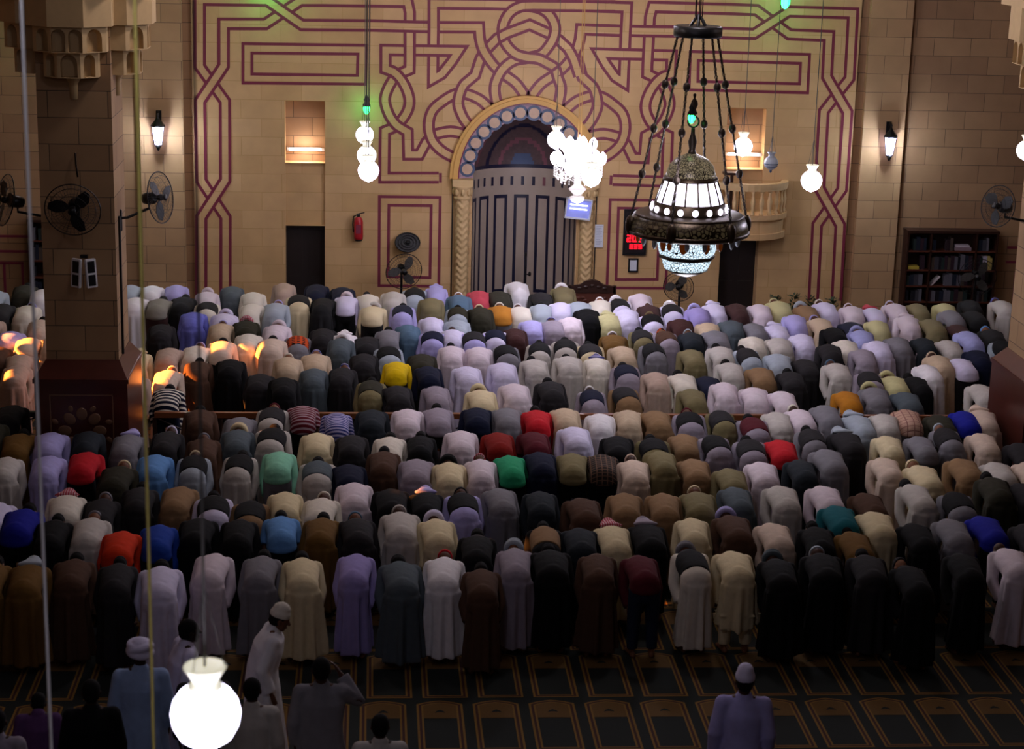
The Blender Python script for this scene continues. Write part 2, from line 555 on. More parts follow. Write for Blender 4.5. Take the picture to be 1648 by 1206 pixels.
def band(bm, P, mirror=True, world=False, caps=False):
    """P: (px, py, level[, curve]) centre line of a band seen on the wall"""
    Q = []
    for p in P:
        w = at(p[0], p[1]) if not world else Vector((p[0], 0, p[1]))
        Q.append((w.x, w.z, p[2]) + ((1,) if len(p) > 3 else ()))
    Q = smoothpts(Q)
    for s in ((1, -1) if mirror else (1,)):
        R = [(mir(q[0], s),) + tuple(q[1:]) for q in Q]
        ribbon(bm, R, -bw_half, bw_half, 0, 0)
        ribbon(bm, R, bw_half - lw_half, bw_half + lw_half, .002, 1)
        ribbon(bm, R, -bw_half - lw_half, -bw_half + lw_half, .002, 1)
def line(bm, P, w=lw_half, mirror=True, closed=False):
    Q = [(at(p[0], p[1]).x, at(p[0], p[1]).z, 0) for p in P]
    if closed: Q = [Q[-1]] + Q + [Q[0], Q[1]]
    for s in ((1, -1) if mirror else (1,)):
        ribbon(bm, [(mir(q[0], s),) + q[1:] for q in Q], -w, w, .001, 1, 1 if closed else 0)
bm = bmesh.new(); bm.from_mesh(wallc.data)
c = 1
band(bm, [(324, 475, 1), (324, 350, 1), (362.5, 290, 1), (362, 163, 0), (321.5, 107, 0), (321.5, -.5, 1), (430, 1, 1), (486, 40, 1.6), (600, 41, 1.6), (672, 43, 1.6), (690, 43.3, 0), (708, 43.7, 0), (771, 44, 1), (772, 60, 1, c), (777, 79, 1.6, c), (788, 97, 1.6, c), (799, 110, .2, c), (814, 122, .2, c), (830, 134, 1, c), (842, 150, 1, c), (848, 162, 1, c)])
band(bm, [(363, 475, 1), (363, 350, 0), (324, 291, 0), (322, 163, 1.6), (360, 106, 1.6), (360, 38.5, 1), (427, 38.5, 1), (484, 1, 0), (520, 1, 1), (656, 3, 1), (659.6, 20, 1), (659.5, 44, 0), (659.5, 60, 1), (659.5, 80, 1.8), (659.5, 98, 1.6), (659, 112, 1), (647, 117, .4), (640, 120, .2), (632, 129, .6, c), (623, 146, 1, c), (619.5, 163, 1, c), (627, 186, 1.2, c), (640, 203, 1.6, c), (656, 212.5, 1.2), (657, 249, 1), (675, 249, 1), (686, 229, .4), (694, 220, 0, c), (703, 215.5, 0, c), (725, 211.5, 1, c), (745, 215, 1, c), (752, 217, 1, c)])
band(bm, [(706, 286, 1), (618.5, 286, 1), (619.5, 211, 1), (632, 206, .2, c), (645, 195, .2, c), (656, 178, 1, c), (659, 161.5, 1, c), (654, 143, 1, c), (644, 126, 1.6, c), (632, 115, 1.6, c), (620.5, 111, 1), (620.5, 80.5, 1), (650, 81, .6), (668, 81, .6), (690, 81.3, 1.6), (705, 81.6, 1.6), (738, 82, 1), (727, 99, 1), (711, 119, 1), (697, 127, 1), (697.3, 92, .6), (697.6, 70, .6), (698, 50, 1.8), (698, 35, 1.8), (698, 5.5, 1), (790, 6.5, 1), (806, 7, 0), (825, 7.5, 0)])
# closing bars of the two L bands
line(bm, [(708.8, 278.5), (708.8, 294)])
# star arms, rings
band(bm, [(786, 76.5, 0, c), (773, 95, 1, c), (764.5, 121, 1), (748, 134.7, 1.6, c), (740.7, 149, 1.6, c), (737.5, 167.8, 1.6, c), (744.6, 188, 1, c), (755, 203, 1, c), (762, 211, 1, c)])
band(bm, [(799, 184, 1), (787.5, 174, 1, c), (771.4, 160, 1, c), (750, 151.3, .3, c), (732.8, 151.5, .3, c), (714.6, 161.5, 1, c), (696, 178, 1, c), (690, 201, 1.6, c), (695, 224.6, 1.6, c), (710, 242, 1, c), (731, 254, 1, c), (740, 256, 1, c)])
# centre figure, drawn whole
band(bm, [(786, 76.5, .2), (800, 62, .8, c), (815.7, 53.6, 1.6), (852.3, 39.8, 1), (884.4, 54.4, 0), (900, 65, .4), (913, 77, 2.3, c), (924, 97, 2.3, c), (932, 122, 1.7)], mirror=False)
band(bm, [(990, 10.5, 1.5), (858, 9, 1.5), (841.8, 9.5, 1.5, c), (826, 16, 1.5, c), (815, 28, 1.4, c), (809, 46, .8, c), (812.6, 68, .4, c), (828.4, 86, 1.5, c), (847, 92.3, 1.5, c), (866, 94.7, 1.5, c), (882, 102.6, 1.2, c), (893, 110, .2, c), (898, 126, .8, c), (903, 142, 1, c), (900, 163, 1, c), (898, 172, 1, c)], mirror=False)
band(bm, [(820, 7, .2), (846, 9, .2, c), (868, 13, .3, c), (884, 24, 1, c), (893, 42, 1.6, c), (891, 60, 1.6, c), (882, 76, 1.2, c), (870, 88, .3, c), (850, 93, .2, c), (828, 97, .5, c), (810, 110, 1.6, c), (799, 129, 1.2, c), (796, 145, 1, c), (799, 164, 1, c), (802, 172, 1, c)], mirror=False)
# plain rectangles
for R in ([(391, 70.2), (590, 73), (588.7, 135.5), (391, 133.5)], [(405.5, 85.4), (576, 87), (575, 121.3), (405.5, 119.2)],
          [(610.7, 316.5), (708.3, 317.8), (706, 461), (610, 459.8)], [(625.9, 330.4), (694, 331.2), (692, 447), (624.5, 445.5)]):
    line(bm, R, closed=True)
bm.to_mesh(wallc.data); bm.free()

# side stretches of the back wall, piers with the wall lanterns
for s, nm in ((-1, 'wall_back_left'), (1, 'wall_back_right')):
    xa, xb = sorted((mir(-6.6, -s), s * 14.0))
    bm = bmesh.new(); box(bm, xa, xb, .08, .95, -.1, ZC)
    xo = 9.75
    for q in (1,):
        for z0, z1, zz in ((1.55, 1.72, 0), (1.25, 1.42, 0)):
            a, b = sorted((s * xo, s * 11.5)); box(bm, a, b, .07, .09, z0, z1 - .12, 1)
        for xx in (xo + .2, xo + .55):
            a, b = sorted((s * xx, s * (xx + .05))); box(bm, a, b, .07, .09, 0, 1.05, 1)
        a, b = sorted((s * (xo + .2), s * 11)); box(bm, a, b, .07, .09, 1.02, 1.07, 1)
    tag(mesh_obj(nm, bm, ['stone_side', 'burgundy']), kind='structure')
    x0, x1 = sorted((mir(-7.62, -s), mir(-6.78, -s)))
    bm = bmesh.new(); box(bm, x0, x1, -.06, .1, -.05, ZC)
    tag(mesh_obj('trim_pier', bm, 'pier'), kind='structure')
bm = bmesh.new(); box(bm, XL - .3, XR + .3, YB, .95, ZC, ZC + .3)
tag(mesh_obj('ceiling', bm, 'plaster'), kind='structure')
bm = bmesh.new(); box(bm, XR, XR + .3, YB, .95, -.1, ZC)
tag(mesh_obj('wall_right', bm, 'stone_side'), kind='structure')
bm = bmesh.new(); box(bm, XL - .3, XR + .3, YB - .3, YB, -.1, ZC)
tag(mesh_obj('wall_front', bm, 'stone_side'), kind='structure')
# unseen left wall; openings added, each aimed to land one patch of evening sun
bm = bmesh.new(); box(bm, XL - .3, XL, YB, .95, -.1, ZC)
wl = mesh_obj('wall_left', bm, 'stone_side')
cuts = []
def sunhole(px, py, z, wy, wz):
    P = atz(px, py, z)
    t = (XL - .15 - P.x) / SUN_D.x
    q = P + SUN_D * t
    wy += .035; wz += .15      # the wall is 30 cm thick
    box_ = (XL - 1, XL + .5, q.y - wy / 2, q.y + wy / 2, q.z - wz / 2, q.z + wz / 2)
    cuts.append(cutter(lambda b: box(b, *box_)))
for a in SUNHOLES if 'SUNHOLES' in globals() else [(250, 616, .86, 1.2, .75), (46, 552, 1.0, .8, .3), (8, 562, 1.0, .6, .2), (412, 572, .9, .3, .42), (372, 562, .98, .4, .16), (300, 612, .75, .25, .3),
          (435, 688, 1.04, .3, .05), (676, 797, 1.0, .22, .08), (804, 862, 1.0, .14, .08), (330, 652, 1.0, .1, .04), (40, 615, .9, .3, .1)]:
    sunhole(*a)
boolean(wl, cuts)
tag(wl, kind='structure')
# ------------------------------------------------------------------ mihrab
def parc_rt(t):
    a = t * pi / 2
    return cos(a) ** .95 if a < pi / 2 - 1e-6 else 0.0, sin(a) * .93 + .07 * t
bm = bmesh.new()
D = .85
NT = 96
ZN = 2.95
def nich(R, th, z, k=1.0): return bm.verts.new((MX + R * cos(th), (D * R / MI_W) * sin(th) + .02, z))
rows = [(MI_W, 0), (MI_W, .3), (MI_W, 2.0), (MI_W, ZN)]
for i in range(1, 25):
    r, h = parc_rt(i / 24)
    rows.append((max(MI_W * r, .002), ZN + (MI_T + .04 - ZN) * h))
grid = [[nich(r, pi - pi * j / NT, z) for j in range(NT + 1)] for r, z in rows]
for i in range(len(rows) - 1):
    for j in range(NT):
        f = bm.faces.new((grid[i][j], grid[i][j + 1], grid[i + 1][j + 1], grid[i + 1][j]))
        f.smooth = True
        if i >= 3:
            u = abs((j + .5) / NT - .5) * 2; t = (i - 2.5) / 24
            d = math.hypot(u / .52, t / .62)
            f.material_index = 2 if (.88 < d < 1.0 or i == 3) else (3 if .52 < d < .62 or 1.35 < d < 1.45 else (4 if d < .3 else 1))
# framed panels and the row of small blocks, let into the curved wall
def strip(a0, a1, z0, z1, mi, n=4):
    R = MI_W - .006
    for k in range(n):
        t0 = radians(90 - a0 - (a1 - a0) * k / n); t1 = radians(90 - a0 - (a1 - a0) * (k + 1) / n)
        f = bm.faces.new([nich(R, t0, z0), nich(R, t1, z0), nich(R, t1, z1), nich(R, t0, z1)]); f.material_index = mi
z1 = at(834, 313, .85).z; z0 = at(834, 470, .85).z
for k in range(-3, 4):
    a = k * 24.5
    w, l = 8.4, 3.4
    strip(a - w, a + w, z1 - .07, z1, 2)
    strip(a - w, a + w, z0, z0 + .07, 2)
    strip(a - w, a - w + l, z0 + .055, z1 - .055, 2)
    strip(a + w - l, a + w, z0 + .055, z1 - .055, 2)
z1 = at(834, 284, .85).z; z0 = at(834, 298, .85).z
for k in range(-7, 8):
    strip(k * 12.25 + 1 - 1.7, k * 12.25 + 1 + 1.7, z0, z1, 3 if k == 2 else 2)
niche = mesh_obj('mihrab_niche', bm, ['marble', 'dome', 'navy', 'rosy', 'blue'])
tag(niche, 'pale marble prayer niche with dark framed panels under a painted half dome', 'prayer niche')

def ringprism(bm, A, B, y0, y1, mi):
    n = len(A)
    for i in range(n - 1):
        P = [A[i], A[i + 1], B[i + 1], B[i]]
        fr = [bm.verts.new((p[0], y0, p[1])) for p in P]; bk = [bm.verts.new((p[0], y1, p[1])) for p in P]
        fs = [bm.faces.new(fr)]
        for a, b_ in ((0, 1), (1, 2), (2, 3), (3, 0)):
            fs.append(bm.faces.new((fr[a], bk[a], bk[b_], fr[b_])))
        for f in fs: f.material_index = mi
arch_o = empty('mihrab_arch', (MX, -.05, 2.85), 'ochre pointed arch moulding around the prayer niche with a painted scalloped band', 'arch')
inv = Matrix.Translation((-MX, .05, -2.85))
def under(o, root):
    o.parent = root; o.matrix_parent_inverse = Matrix.Identity(4)
    o.data.transform(Matrix.Translation(-root.location))
    return o
bm = bmesh.new()
ringprism(bm, parch(MO_W, 2.85, MO_T, 18), parch(MO_W - .06, 2.85, MO_T - .055, 18), -.10, .01, 0)
ringprism(bm, parch(MO_W - .06, 2.85, MO_T - .055, 18), parch(MO_W - .16, 2.85, MO_T - .14, 18), -.13, .01, 0)
ringprism(bm, parch(MO_W - .16, 2.85, MO_T - .14, 18), parch(MO_W - .19, 2.85, MO_T - .17, 18), -.07, .01, 1)
under(mesh_obj('moulding', bm, ['ochre', 'burgundy']), arch_o)
bm = bmesh.new()
ringprism(bm, parch(MO_W - .19, 2.85, MO_T - .17, 18), parch(MI_W, 2.86, MI_T, 18), -.03, .3, 0)
mid = parch(MI_W + .12, 2.9, MI_T + .11, 22)
Ls = [0]
for a, b in zip(mid, mid[1:]): Ls.append(Ls[-1] + math.dist(a, b))
for k in range(14):
    s = Ls[-1] * (k + .5) / 14
    i = max(j for j in range(len(Ls)) if Ls[j] <= s); i = min(i, len(mid) - 2)
    t = (s - Ls[i]) / (Ls[i + 1] - Ls[i])
    x = mid[i][0] + (mid[i + 1][0] - mid[i][0]) * t; z = mid[i][1] + (mid[i + 1][1] - mid[i][1]) * t
    n_ = 14
    for r, y, mi in ((.155, -.034, 1), (.105, -.038, 2)):
        vs = [bm.verts.new((x + r * cos(2 * pi * q / n_), y, z + r * sin(2 * pi * q / n_))) for q in range(n_)]
        f = bm.faces.new(vs[::-1]); f.material_index = mi
# inner edge strip clips the scallops
under(mesh_obj('painted_band', bm, ['paintband', 'blue', 'voussoir']), arch_o)

for s in (-1, 1):
    cx = MX + s * 1.24
    e = empty('mihrab_column', (cx, -.08, 0), ('left' if s < 0 else 'right') + ' carved column with zigzag shaft beside the prayer niche', 'column', 'columns flanking the prayer niche')
    bm = bmesh.new()
    n = 32; rings = []
    for i in range(170):
        z = .3 + 2.15 * i / 169
        rg = []
        for j in range(n):
            a = 2 * pi * j / n
            tri = abs(((j / n * 8) % 2) - 1)
            r = .135 + .012 * sin((z * 48) + tri * 5.0)
            rg.append(bm.verts.new((r * cos(a), r * sin(a), z)))
        rings.append(rg)
    for a, b in zip(rings, rings[1:]):
        for j in range(n):
            bm.faces.new((a[j], a[(j + 1) % n], b[(j + 1) % n], b[j])).smooth = True
    mesh_obj('shaft', bm, 'cream_stone', e)
    bm = bmesh.new()
    lathe(bm, [(.135, 2.44), (.17, 2.46), (.17, 2.5), (.14, 2.52), (.15, 2.6), (.19, 2.68), (.2, 2.72)], 24)
    box(bm, -.2, .2, -.16, .16, 2.72, 2.85)
    for k in range(8):
        a = k * pi / 4
        ell(bm, (.165 * cos(a), .165 * sin(a), 2.6), (.04, .04, .07))
    mesh_obj('capital', bm, 'cream_stone', e)
    bm = bmesh.new(); lathe(bm, [(.2, 0), (.2, .12), (.17, .16), (.18, .22), (.14, .3)], 24); box(bm, -.22, .22, -.16, .2, 0, .1)
    mesh_obj('base', bm, 'cream_stone', e)
    bm = bmesh.new(); box(bm, cx + s * .19 - .012, cx + s * .19 + .012, -.02, .02, 0, 2.85)  # black strip stands in for the shade of the recess behind the column
    tag(mesh_obj('column_recess_shade', bm, 'black'), kind='structure')

# ------------------------------------------------------------------ doors, recess lights
for s, nm in ((1, 'left'), (-1, 'right')):
    xa, xb = sorted((mir(NX0, s), mir(NX1, s)))
    bm = bmesh.new()
    box(bm, xa, xb, .27, .31, 0, DZ)
    for k in (0, 1):
        m0 = xa + .06 + k * (xb - xa) / 2; m1 = m0 + (xb - xa) / 2 - .12
        for z0_, z1_ in ((.15, .8), (.92, DZ - .12)):
            box(bm, m0, m1, .255, .275, z0_, z1_)
    tag(mesh_obj('door_1' if s > 0 else 'door_2', bm, 'door'), kind='structure')
    lx = (xa + xb) / 2
    zt = at(487, 240, .2).z if s > 0 else at(1180, 248, .2).z
    e = empty('tube_light', (lx, .2, zt), 'lit fluorescent tube in the wall recess above the %s door' % nm, 'light', 'fluorescent tubes in the wall recesses')
    bm = bmesh.new(); tube(bm, [(-.3, -.04, 0), (.3, -.04, 0)], [.022, .022], side=(0, 0, 1))
    mesh_obj('tube', bm, 'tube', e)
    bm = bmesh.new(); box(bm, -.36, .38, -.02, .03, -.03, .03); box(bm, .31, .37, -.08, 0, -.03, .03); box(bm, -.35, -.31, -.07, 0, -.025, .025)
    mesh_obj('fitting', bm, 'white', e)
    light('tube_glow', 'POINT', (lx, .05, zt), 16, (1, .82, .72), .08)
    bm = bmesh.new(); box(bm, xa, xb, .3, .375, ND0, ND1)
    tag(mesh_obj('window_1' if s > 0 else 'window_2', bm, 'stone_side'), kind='structure')

# ------------------------------------------------------------------ wall lanterns
for px, py, s in ((255, 216, -1), (1431, 233, 1)):
    p = at(px, py, -.2)
    e = empty('wall_lantern', (p.x, -.06, p.z), 'lit lantern on the stone pier ' + ('left of the burgundy interlace' if s < 0 else 'right of the burgundy interlace'), 'lantern', 'lit lanterns on the wall piers')
    bm = bmesh.new(); lathe(bm, [(.05, -.15), (.085, .1), (.085, .12)], 6, (0, -.16, 0))
    mesh_obj('glass', bm, 'lanternglow', e)
    bm = bmesh.new()
    lathe(bm, [(.012, -.24), (.03, -.2), (.055, -.155)], 6, (0, -.16, 0))
    lathe(bm, [(.11, .12), (.1, .15), (.04, .22), (.015, .27), (.02, .3), (.004, .33)], 6, (0, -.16, 0))
    for k in range(6):
        a = k * pi / 3
        tube(bm, [(.055 * cos(a), -.16 + .055 * sin(a), -.155), (.092 * cos(a), -.16 + .092 * sin(a), .12)], [.006, .006], n=6)
    tube(bm, [(0, 0, .24), (0, -.08, .33), (0, -.16, .3)], [.014, .014, .01], n=8)
    box(bm, -.04, .04, -.015, .0, .12, .34)
    mesh_obj('frame', bm, 'black', e)
    e.scale = (1.3, 1.3, 1.3)
    light('lantern_glow', 'POINT', (p.x, -.4, p.z), 90, (.72, .82, 1), .09)

# ------------------------------------------------------------------ globe lamps on cables
def globe_prof(r):
    return [(.02 * r, -1.12 * r), (.1 * r, -1.05 * r), (.45 * r, -.9 * r), (.75 * r, -.68 * r), (.95 * r, -.3 * r), (1.0 * r, .05 * r), (.93 * r, .38 * r), (.75 * r, .66 * r), (.52 * r, .86 * r)]
def neck_prof(r):
    return [(.52 * r, .86 * r), (.4 * r, 1.0 * r), (.4 * r, 1.12 * r), (.5 * r, 1.3 * r), (.62 * r, 1.48 * r), (.6 * r, 1.52 * r), (.3 * r, 1.5 * r)]
def globe_lamp(px, py, Y, label, r=.15, lit=True, power=0, zc=ZC):
    p = at(px, py, Y)
    e = empty('globe_lamp', p, label, 'lamp', 'glass globe lamps hung on long cables')
    bm = bmesh.new(); lathe(bm, globe_prof(r), 32); mesh_obj('globe', bm, 'globe' if lit else 'glass', e)
    bm = bmesh.new(); lathe(bm, neck_prof(r), 32); mesh_obj('neck', bm, 'globe_neck' if lit else 'glass', e)
    bm = bmesh.new(); tube(bm, [(0, 0, 1.45 * r), (0, 0, zc - p.z)], [.006, .006], n=6)
    for k in range(3):
        a = k * 2 * pi / 3
        tube(bm, [(.58 * r * cos(a), .58 * r * sin(a), 1.5 * r), (0, 0, 4.0 * r)], [.003, .003], n=5)
    mesh_obj('cable', bm, 'cable', e)
    if not lit:
        bm = bmesh.new()
        for z in (-.15, -.5): torus(bm, (0, 0, z * r), r * (1.0 if z > -.3 else .88), .006)
        ell(bm, (0, 0, -1.2 * r), (.02, .02, .03))
        mesh_obj('band', bm, 'blue', e)
    if power: light('globe_glow', 'POINT', (p.x, p.y - r * 1.6, p.z - .1), power, (.86, .82, 1), .15)
    return e
globe_lamp(587, 217, -5.0, 'small lit globe lamp right under the green bulb, topmost of three in a column', power=14)
globe_lamp(590, 250, -7.5, 'lit globe lamp in the middle of the column of three')
globe_lamp(593, 275, -10.0, 'lit globe lamp lowest in the column of three near the fire extinguisher', power=14)
globe_lamp(895, 225, -5.2, 'small lit globe lamp hanging in front of the prayer niche dome', power=12)
globe_lamp(952, 285, -8, 'lit globe lamp touching the lower right of the crystal chandelier', power=10)
globe_lamp(1196, 236, -7.0, 'lit globe lamp in front of the right wall recess', power=12)
globe_lamp(1306, 291, -10.5, 'lit globe lamp hanging alone right of the balcony', power=20)
globe_lamp(1241, 262, -7.5, 'unlit frosted globe lamp above the balcony railing', r=.11, lit=False)
globe_lamp(1652, 242, -9, 'lit globe lamp cut by the right edge of the picture', power=8)
globe_lamp(331, 1150, -29.08, 'large lit globe lamp close to the viewer at the bottom', r=.152, power=32)

# green bulbs
def green_lamp(px, py, Y, label, r=.06, power=8, chain=True):
    p = at(px, py, Y)
    e = empty('green_lamp', p, label, 'lamp', 'green bulbs hung on chains')
    bm = bmesh.new(); lathe(bm, [(.01, -1.5 * r), (.6 * r, -1.2 * r), (r, -.3 * r), (r, .5 * r), (.6 * r, 1.1 * r), (.2 * r, 1.3 * r)], 12)
    mesh_obj('bulb', bm, 'green', e)
    bm = bmesh.new()
    lathe(bm, [(1.1 * r, .9 * r), (1.2 * r, 1.3 * r), (.7 * r, 2.2 * r), (.9 * r, 2.8 * r), (.5 * r, 3.6 * r), (.15 * r, 4.4 * r)], 12)
    for k in range(6):
        a = k * pi / 3
        tube(bm, [(1.12 * r * cos(a), 1.12 * r * sin(a), 1.0 * r), (.9 * r * cos(a), .9 * r * sin(a), -1.1 * r)], [.005, .005], n=5)
    mesh_obj('holder', bm, 'black', e)
    if chain:
        bm = bmesh.new(); tube(bm, [(0, 0, 4 * r), (0, 0, ZC - p.z)], [.012, .012], n=6)
        tube(bm, [(.06, 0, 2 * r), (.06, 0, ZC - p.z)], [.005, .005], n=6)
        mesh_obj('chain', bm, 'chain', e)
    light('green_glow', 'POINT', (p.x, p.y + .12, p.z), power, (.08, 1, .25), .06)
green_lamp(590, 176, -.45, 'green bulb on a chain in front of the left wall panel', power=4, r=.065)
green_lamp(1264, 3, -.9, 'green bulb at the upper edge of the picture right of the brass chandelier', power=9, r=.09)
green_lamp(432, -14, -.5, 'green bulb just above the picture over the left interlace', power=9)
green_lamp(46, -12, -1.2, 'green bulb just above the picture at the far left', power=8)

# ------------------------------------------------------------------ brass mosque chandelier
CY = -11.5
c0 = at(1108, 360, CY)
ch = empty('brass_chandelier', c0, 'large pierced brass mosque chandelier with lit glass panels on six chains', 'chandelier')
PXM = (at(1208, 360, CY).x - at(1008, 360, CY).x) / 200
def hz(y): return at(1108, y, CY).z - c0.z
def lp(*pr): return [(r * PXM, hz(y)) for y, r in pr]
bm = bmesh.new(); lathe(bm, lp((285, 40), (278, 39), (266, 35), (256, 26), (250, 14), (247, 7)), 48); mesh_obj('pierced_dome', bm, 'filigree', ch)
bm = bmesh.new()
lathe(bm, lp((247, 7), (240, 5), (228, 7), (215, 3.4), (206, 3)), 16)
R90 = Matrix.Rotation(pi / 2, 3, 'X')
torus(bm, (0, 0, hz(196)), 8.5 * PXM, 1.6 * PXM, R90)
lathe(bm, lp((188, 2), (182, 6), (176, 3), (168, 6), (163, 5), (158, 1.5), (152, 3), (150, .6)), 12)
mesh_obj('finial', bm, 'chain', ch)
bm = bmesh.new(); lathe(bm, lp((290, 43), (288, 44), (284, 42), (283, 40)), 48); lathe(bm, lp((345, 60), (342, 62), (338, 60), (326, 56), (324, 54)), 48)
for k in range(16):
    a = 2 * pi * k / 16 + .1
    tube(bm, [(43 * PXM * cos(a), 43 * PXM * sin(a), hz(290)), (55 * PXM * cos(a), 55 * PXM * sin(a), hz(325))], [.012, .012], n=6)
mesh_obj('collar', bm, 'brass', ch)
bm = bmesh.new(); lathe(bm, lp((325, 54), (310, 50), (290, 42)), 48); mesh_obj('glass_panels', bm, 'panelglow', ch)
for k in range(16):
    a = 2 * pi * k / 16
    Rm = Matrix.Rotation(a, 3, 'Z')
    bm = bmesh.new(); ell(bm, Rm @ Vector((60 * PXM, 0, hz(334))), (.03, .045, .05), Rm, 10, 6)
    mesh_obj('glass_roundel', bm, 'panelglow', ch)
bm = bmesh.new(); lathe(bm, lp((346, 88), (343, 84), (341, 60)), 48); lathe(bm, lp((378, 88), (375, 96), (371, 98), (368, 96)), 48)
for k in range(6):
    a = k * pi / 3 + .08
    ell(bm, (95 * PXM * cos(a), 95 * PXM * sin(a), hz(362)), (.07, .07, .14))
mesh_obj('ring_rims', bm, 'brass', ch)
bm = bmesh.new(); lathe(bm, lp((369, 96), (360, 94), (346, 88)), 48); lathe(bm, lp((378, 88), (376, 52)), 48); mesh_obj('pierced_ring', bm, 'filigree_dark', ch)
bm = bmesh.new(); lathe(bm, lp((410, 44), (400, 47), (385, 50), (370, 50)), 8); lathe(bm, lp((433, 34), (428, 37), (416, 41)), 8); mesh_obj('lit_drum', bm, 'filigree_lit', ch)
bm = bmesh.new(); lathe(bm, lp((416, 42), (415, 45), (411, 46), (409, 44)), 8); lathe(bm, lp((446, 2), (443, 14), (438, 26), (433, 35)), 24)
mesh_obj('drum_bands', bm, 'chain', ch)
for k in range(8):
    a = 2 * pi * k / 8 + pi / 8 + .1
    Rm = Matrix.Rotation(a, 3, 'Z')
    bm = bmesh.new(); ell(bm, Rm @ Vector((49 * PXM, 0, hz(388))), (.03, .06, .12), Rm, 12, 8)
    mesh_obj('amber_window', bm, 'amber', ch)
for k in range(18):
    a = 2 * pi * k / 18
    bm = bmesh.new(); lathe(bm, [(.005, -.09), (.03, -.05), (.035, 0), (.02, .05), (.03, .09)], 8, (80 * PXM * cos(a), 80 * PXM * sin(a), hz(382)))
    mesh_obj('glass_drop', bm, 'amber' if k % 3 == 0 else 'glass', ch)
bm = bmesh.new()
lathe(bm, lp((59, 37), (57, 38), (43, 38), (41, 35)), 24)
for k in range(6):
    a = k * pi / 3 + .3
    tube(bm, [(.12 * cos(a), .12 * sin(a), hz(43)), (.05 * cos(a), .05 * sin(a), hz(30)), (0, 0, hz(24))], [.02, .02, .02], n=6)
mesh_obj('top_plate', bm, 'black', ch)
def chain_mesh(bm, p, q, n, r=.022, t=.006):
    p, q = Vector(p), Vector(q)
    d = (q - p) / n
    z = d.normalized()
    for i in range(n):
        c_ = p + d * (i + .5)
        x = z.orthogonal().normalized()
        if i % 2: x = z.cross(x)
        y = z.cross(x)
        Rm = Matrix((x * r, z * d.length * .62, y * r)).transposed()
        R0 = []
        for a in range(8):
            A = 2 * pi * a / 8
            pc = x * (r * cos(A)) + z * (d.length * .6 * sin(A))
            tn = (x * (-r * sin(A)) + z * (d.length * .6 * cos(A))).normalized()
            nn = pc.normalized() if pc.length else x
            R0.append([bm.verts.new(c_ + pc + (nn * cos(b) + y * sin(b)) * t) for b in (0, pi / 2, pi, 3 * pi / 2)])
        for a in range(8):
            for b in range(4):
                bm.faces.new((R0[a][b], R0[(a + 1) % 8][b], R0[(a + 1) % 8][(b + 1) % 4], R0[a][(b + 1) % 4]))
for k in range(6):
    a = k * pi / 3 + .08
    P = Vector((32 * PXM * cos(a), 32 * PXM * sin(a), hz(58))); Q = Vector((95 * PXM * cos(a), 95 * PXM * sin(a), hz(352)))
    bm = bmesh.new()
    chain_mesh(bm, P, Q, 46)
    tube(bm, [P, P.lerp(Q, .5), Q], [.009, .009, .009], n=5)
    for t in (.26, .5, .75): ell(bm, P.lerp(Q, t), (.05, .05, .065))
    mesh_obj('chain', bm, 'chain', ch)
bm = bmesh.new()
for k in range(5):
    a = k * 1.256
    tube(bm, [(.05 * cos(a), .05 * sin(a), hz(26)), (.025 * cos(a + 1), .025 * sin(a + 1), ZC - c0.z)], [.008, .008], n=5)
mesh_obj('hanging_cables', bm, 'chain', ch)
e = green_lamp(1113, 190, CY, 'green bulb inside the finial ring of the brass chandelier', r=.05, power=3, chain=False)
light('chandelier_glow', 'POINT', (c0.x - .2, c0.y - .75, c0.z + .75), 16, (.92, .88, 1), .2)
light('chandelier_glow', 'POINT', (c0.x, c0.y, c0.z - 1.1), 45, (.9, .88, 1), .25)
light('chandelier_glow', 'POINT', (c0.x + .3, c0.y + .9, c0.z + .9), 40, (.9, .86, 1), .25)

# ------------------------------------------------------------------ crystal chandelier
k0 = at(931, 258, -4.5)
cr = empty('crystal_chandelier', k0, 'brightly lit crystal chandelier hanging in front of the prayer niche', 'chandelier')
bm = bmesh.new()
lathe(bm, [(.02, -.75), (.1, -.72), (.07, -.6), (.16, -.5), (.06, -.42), (.05, -.2), (.12, -.1), (.05, 0), (.09, .2), (.04, .35), (.02, .45)], 16)
for k in range(8):
    a = k * pi / 4
    for R_, z in ((.42, -.08), (.27, .16)):
        tube(bm, [(0, 0, z - .1), (R_ * .5 * cos(a), R_ * .5 * sin(a), z - .2), (R_ * cos(a), R_ * sin(a), z)], [.012, .012, .012], n=6)
mesh_obj('arms', bm, 'crystal_dim', cr)
bm = bmesh.new()
for k in range(10):
    a = k * pi / 5
    lathe(bm, [(.02, -.06), (.05, -.03), (.075, .04), (.07, .1), (.03, .15), (.01, .17)], 10, (.42 * cos(a), .42 * sin(a), -.02))
for k in range(7):
    a = k * 2 * pi / 7 + .3
    lathe(bm, [(.02, -.06), (.05, -.03), (.075, .04), (.07, .1), (.03, .15), (.01, .17)], 10, (.27 * cos(a), .27 * sin(a), .22))
ell(bm, (0, 0, .12), (.24, .24, .22)); ell(bm, (0, 0, -.12), (.27, .27, .14))
mesh_obj('lit_cups', bm, 'crystal', cr)
bm = bmesh.new()
for k in range(20):
    a = k * pi / 10
    for R_, z0_, n_ in ((.42, -.08, 5), (.3, -.25, 4)):
        for j in range(n_):
            ell(bm, (R_ * cos(a), R_ * sin(a), z0_ - .045 * j), (.012, .012, .02), n=6, m=4)
for k in range(12):
    a = k * pi / 6
    tube(bm, [(.42 * cos(a), .42 * sin(a), -.26), (.36 * cos(a + .26), .36 * sin(a + .26), -.33), (.42 * cos(a + .52), .42 * sin(a + .52), -.26)], [.01, .012, .01], n=5)
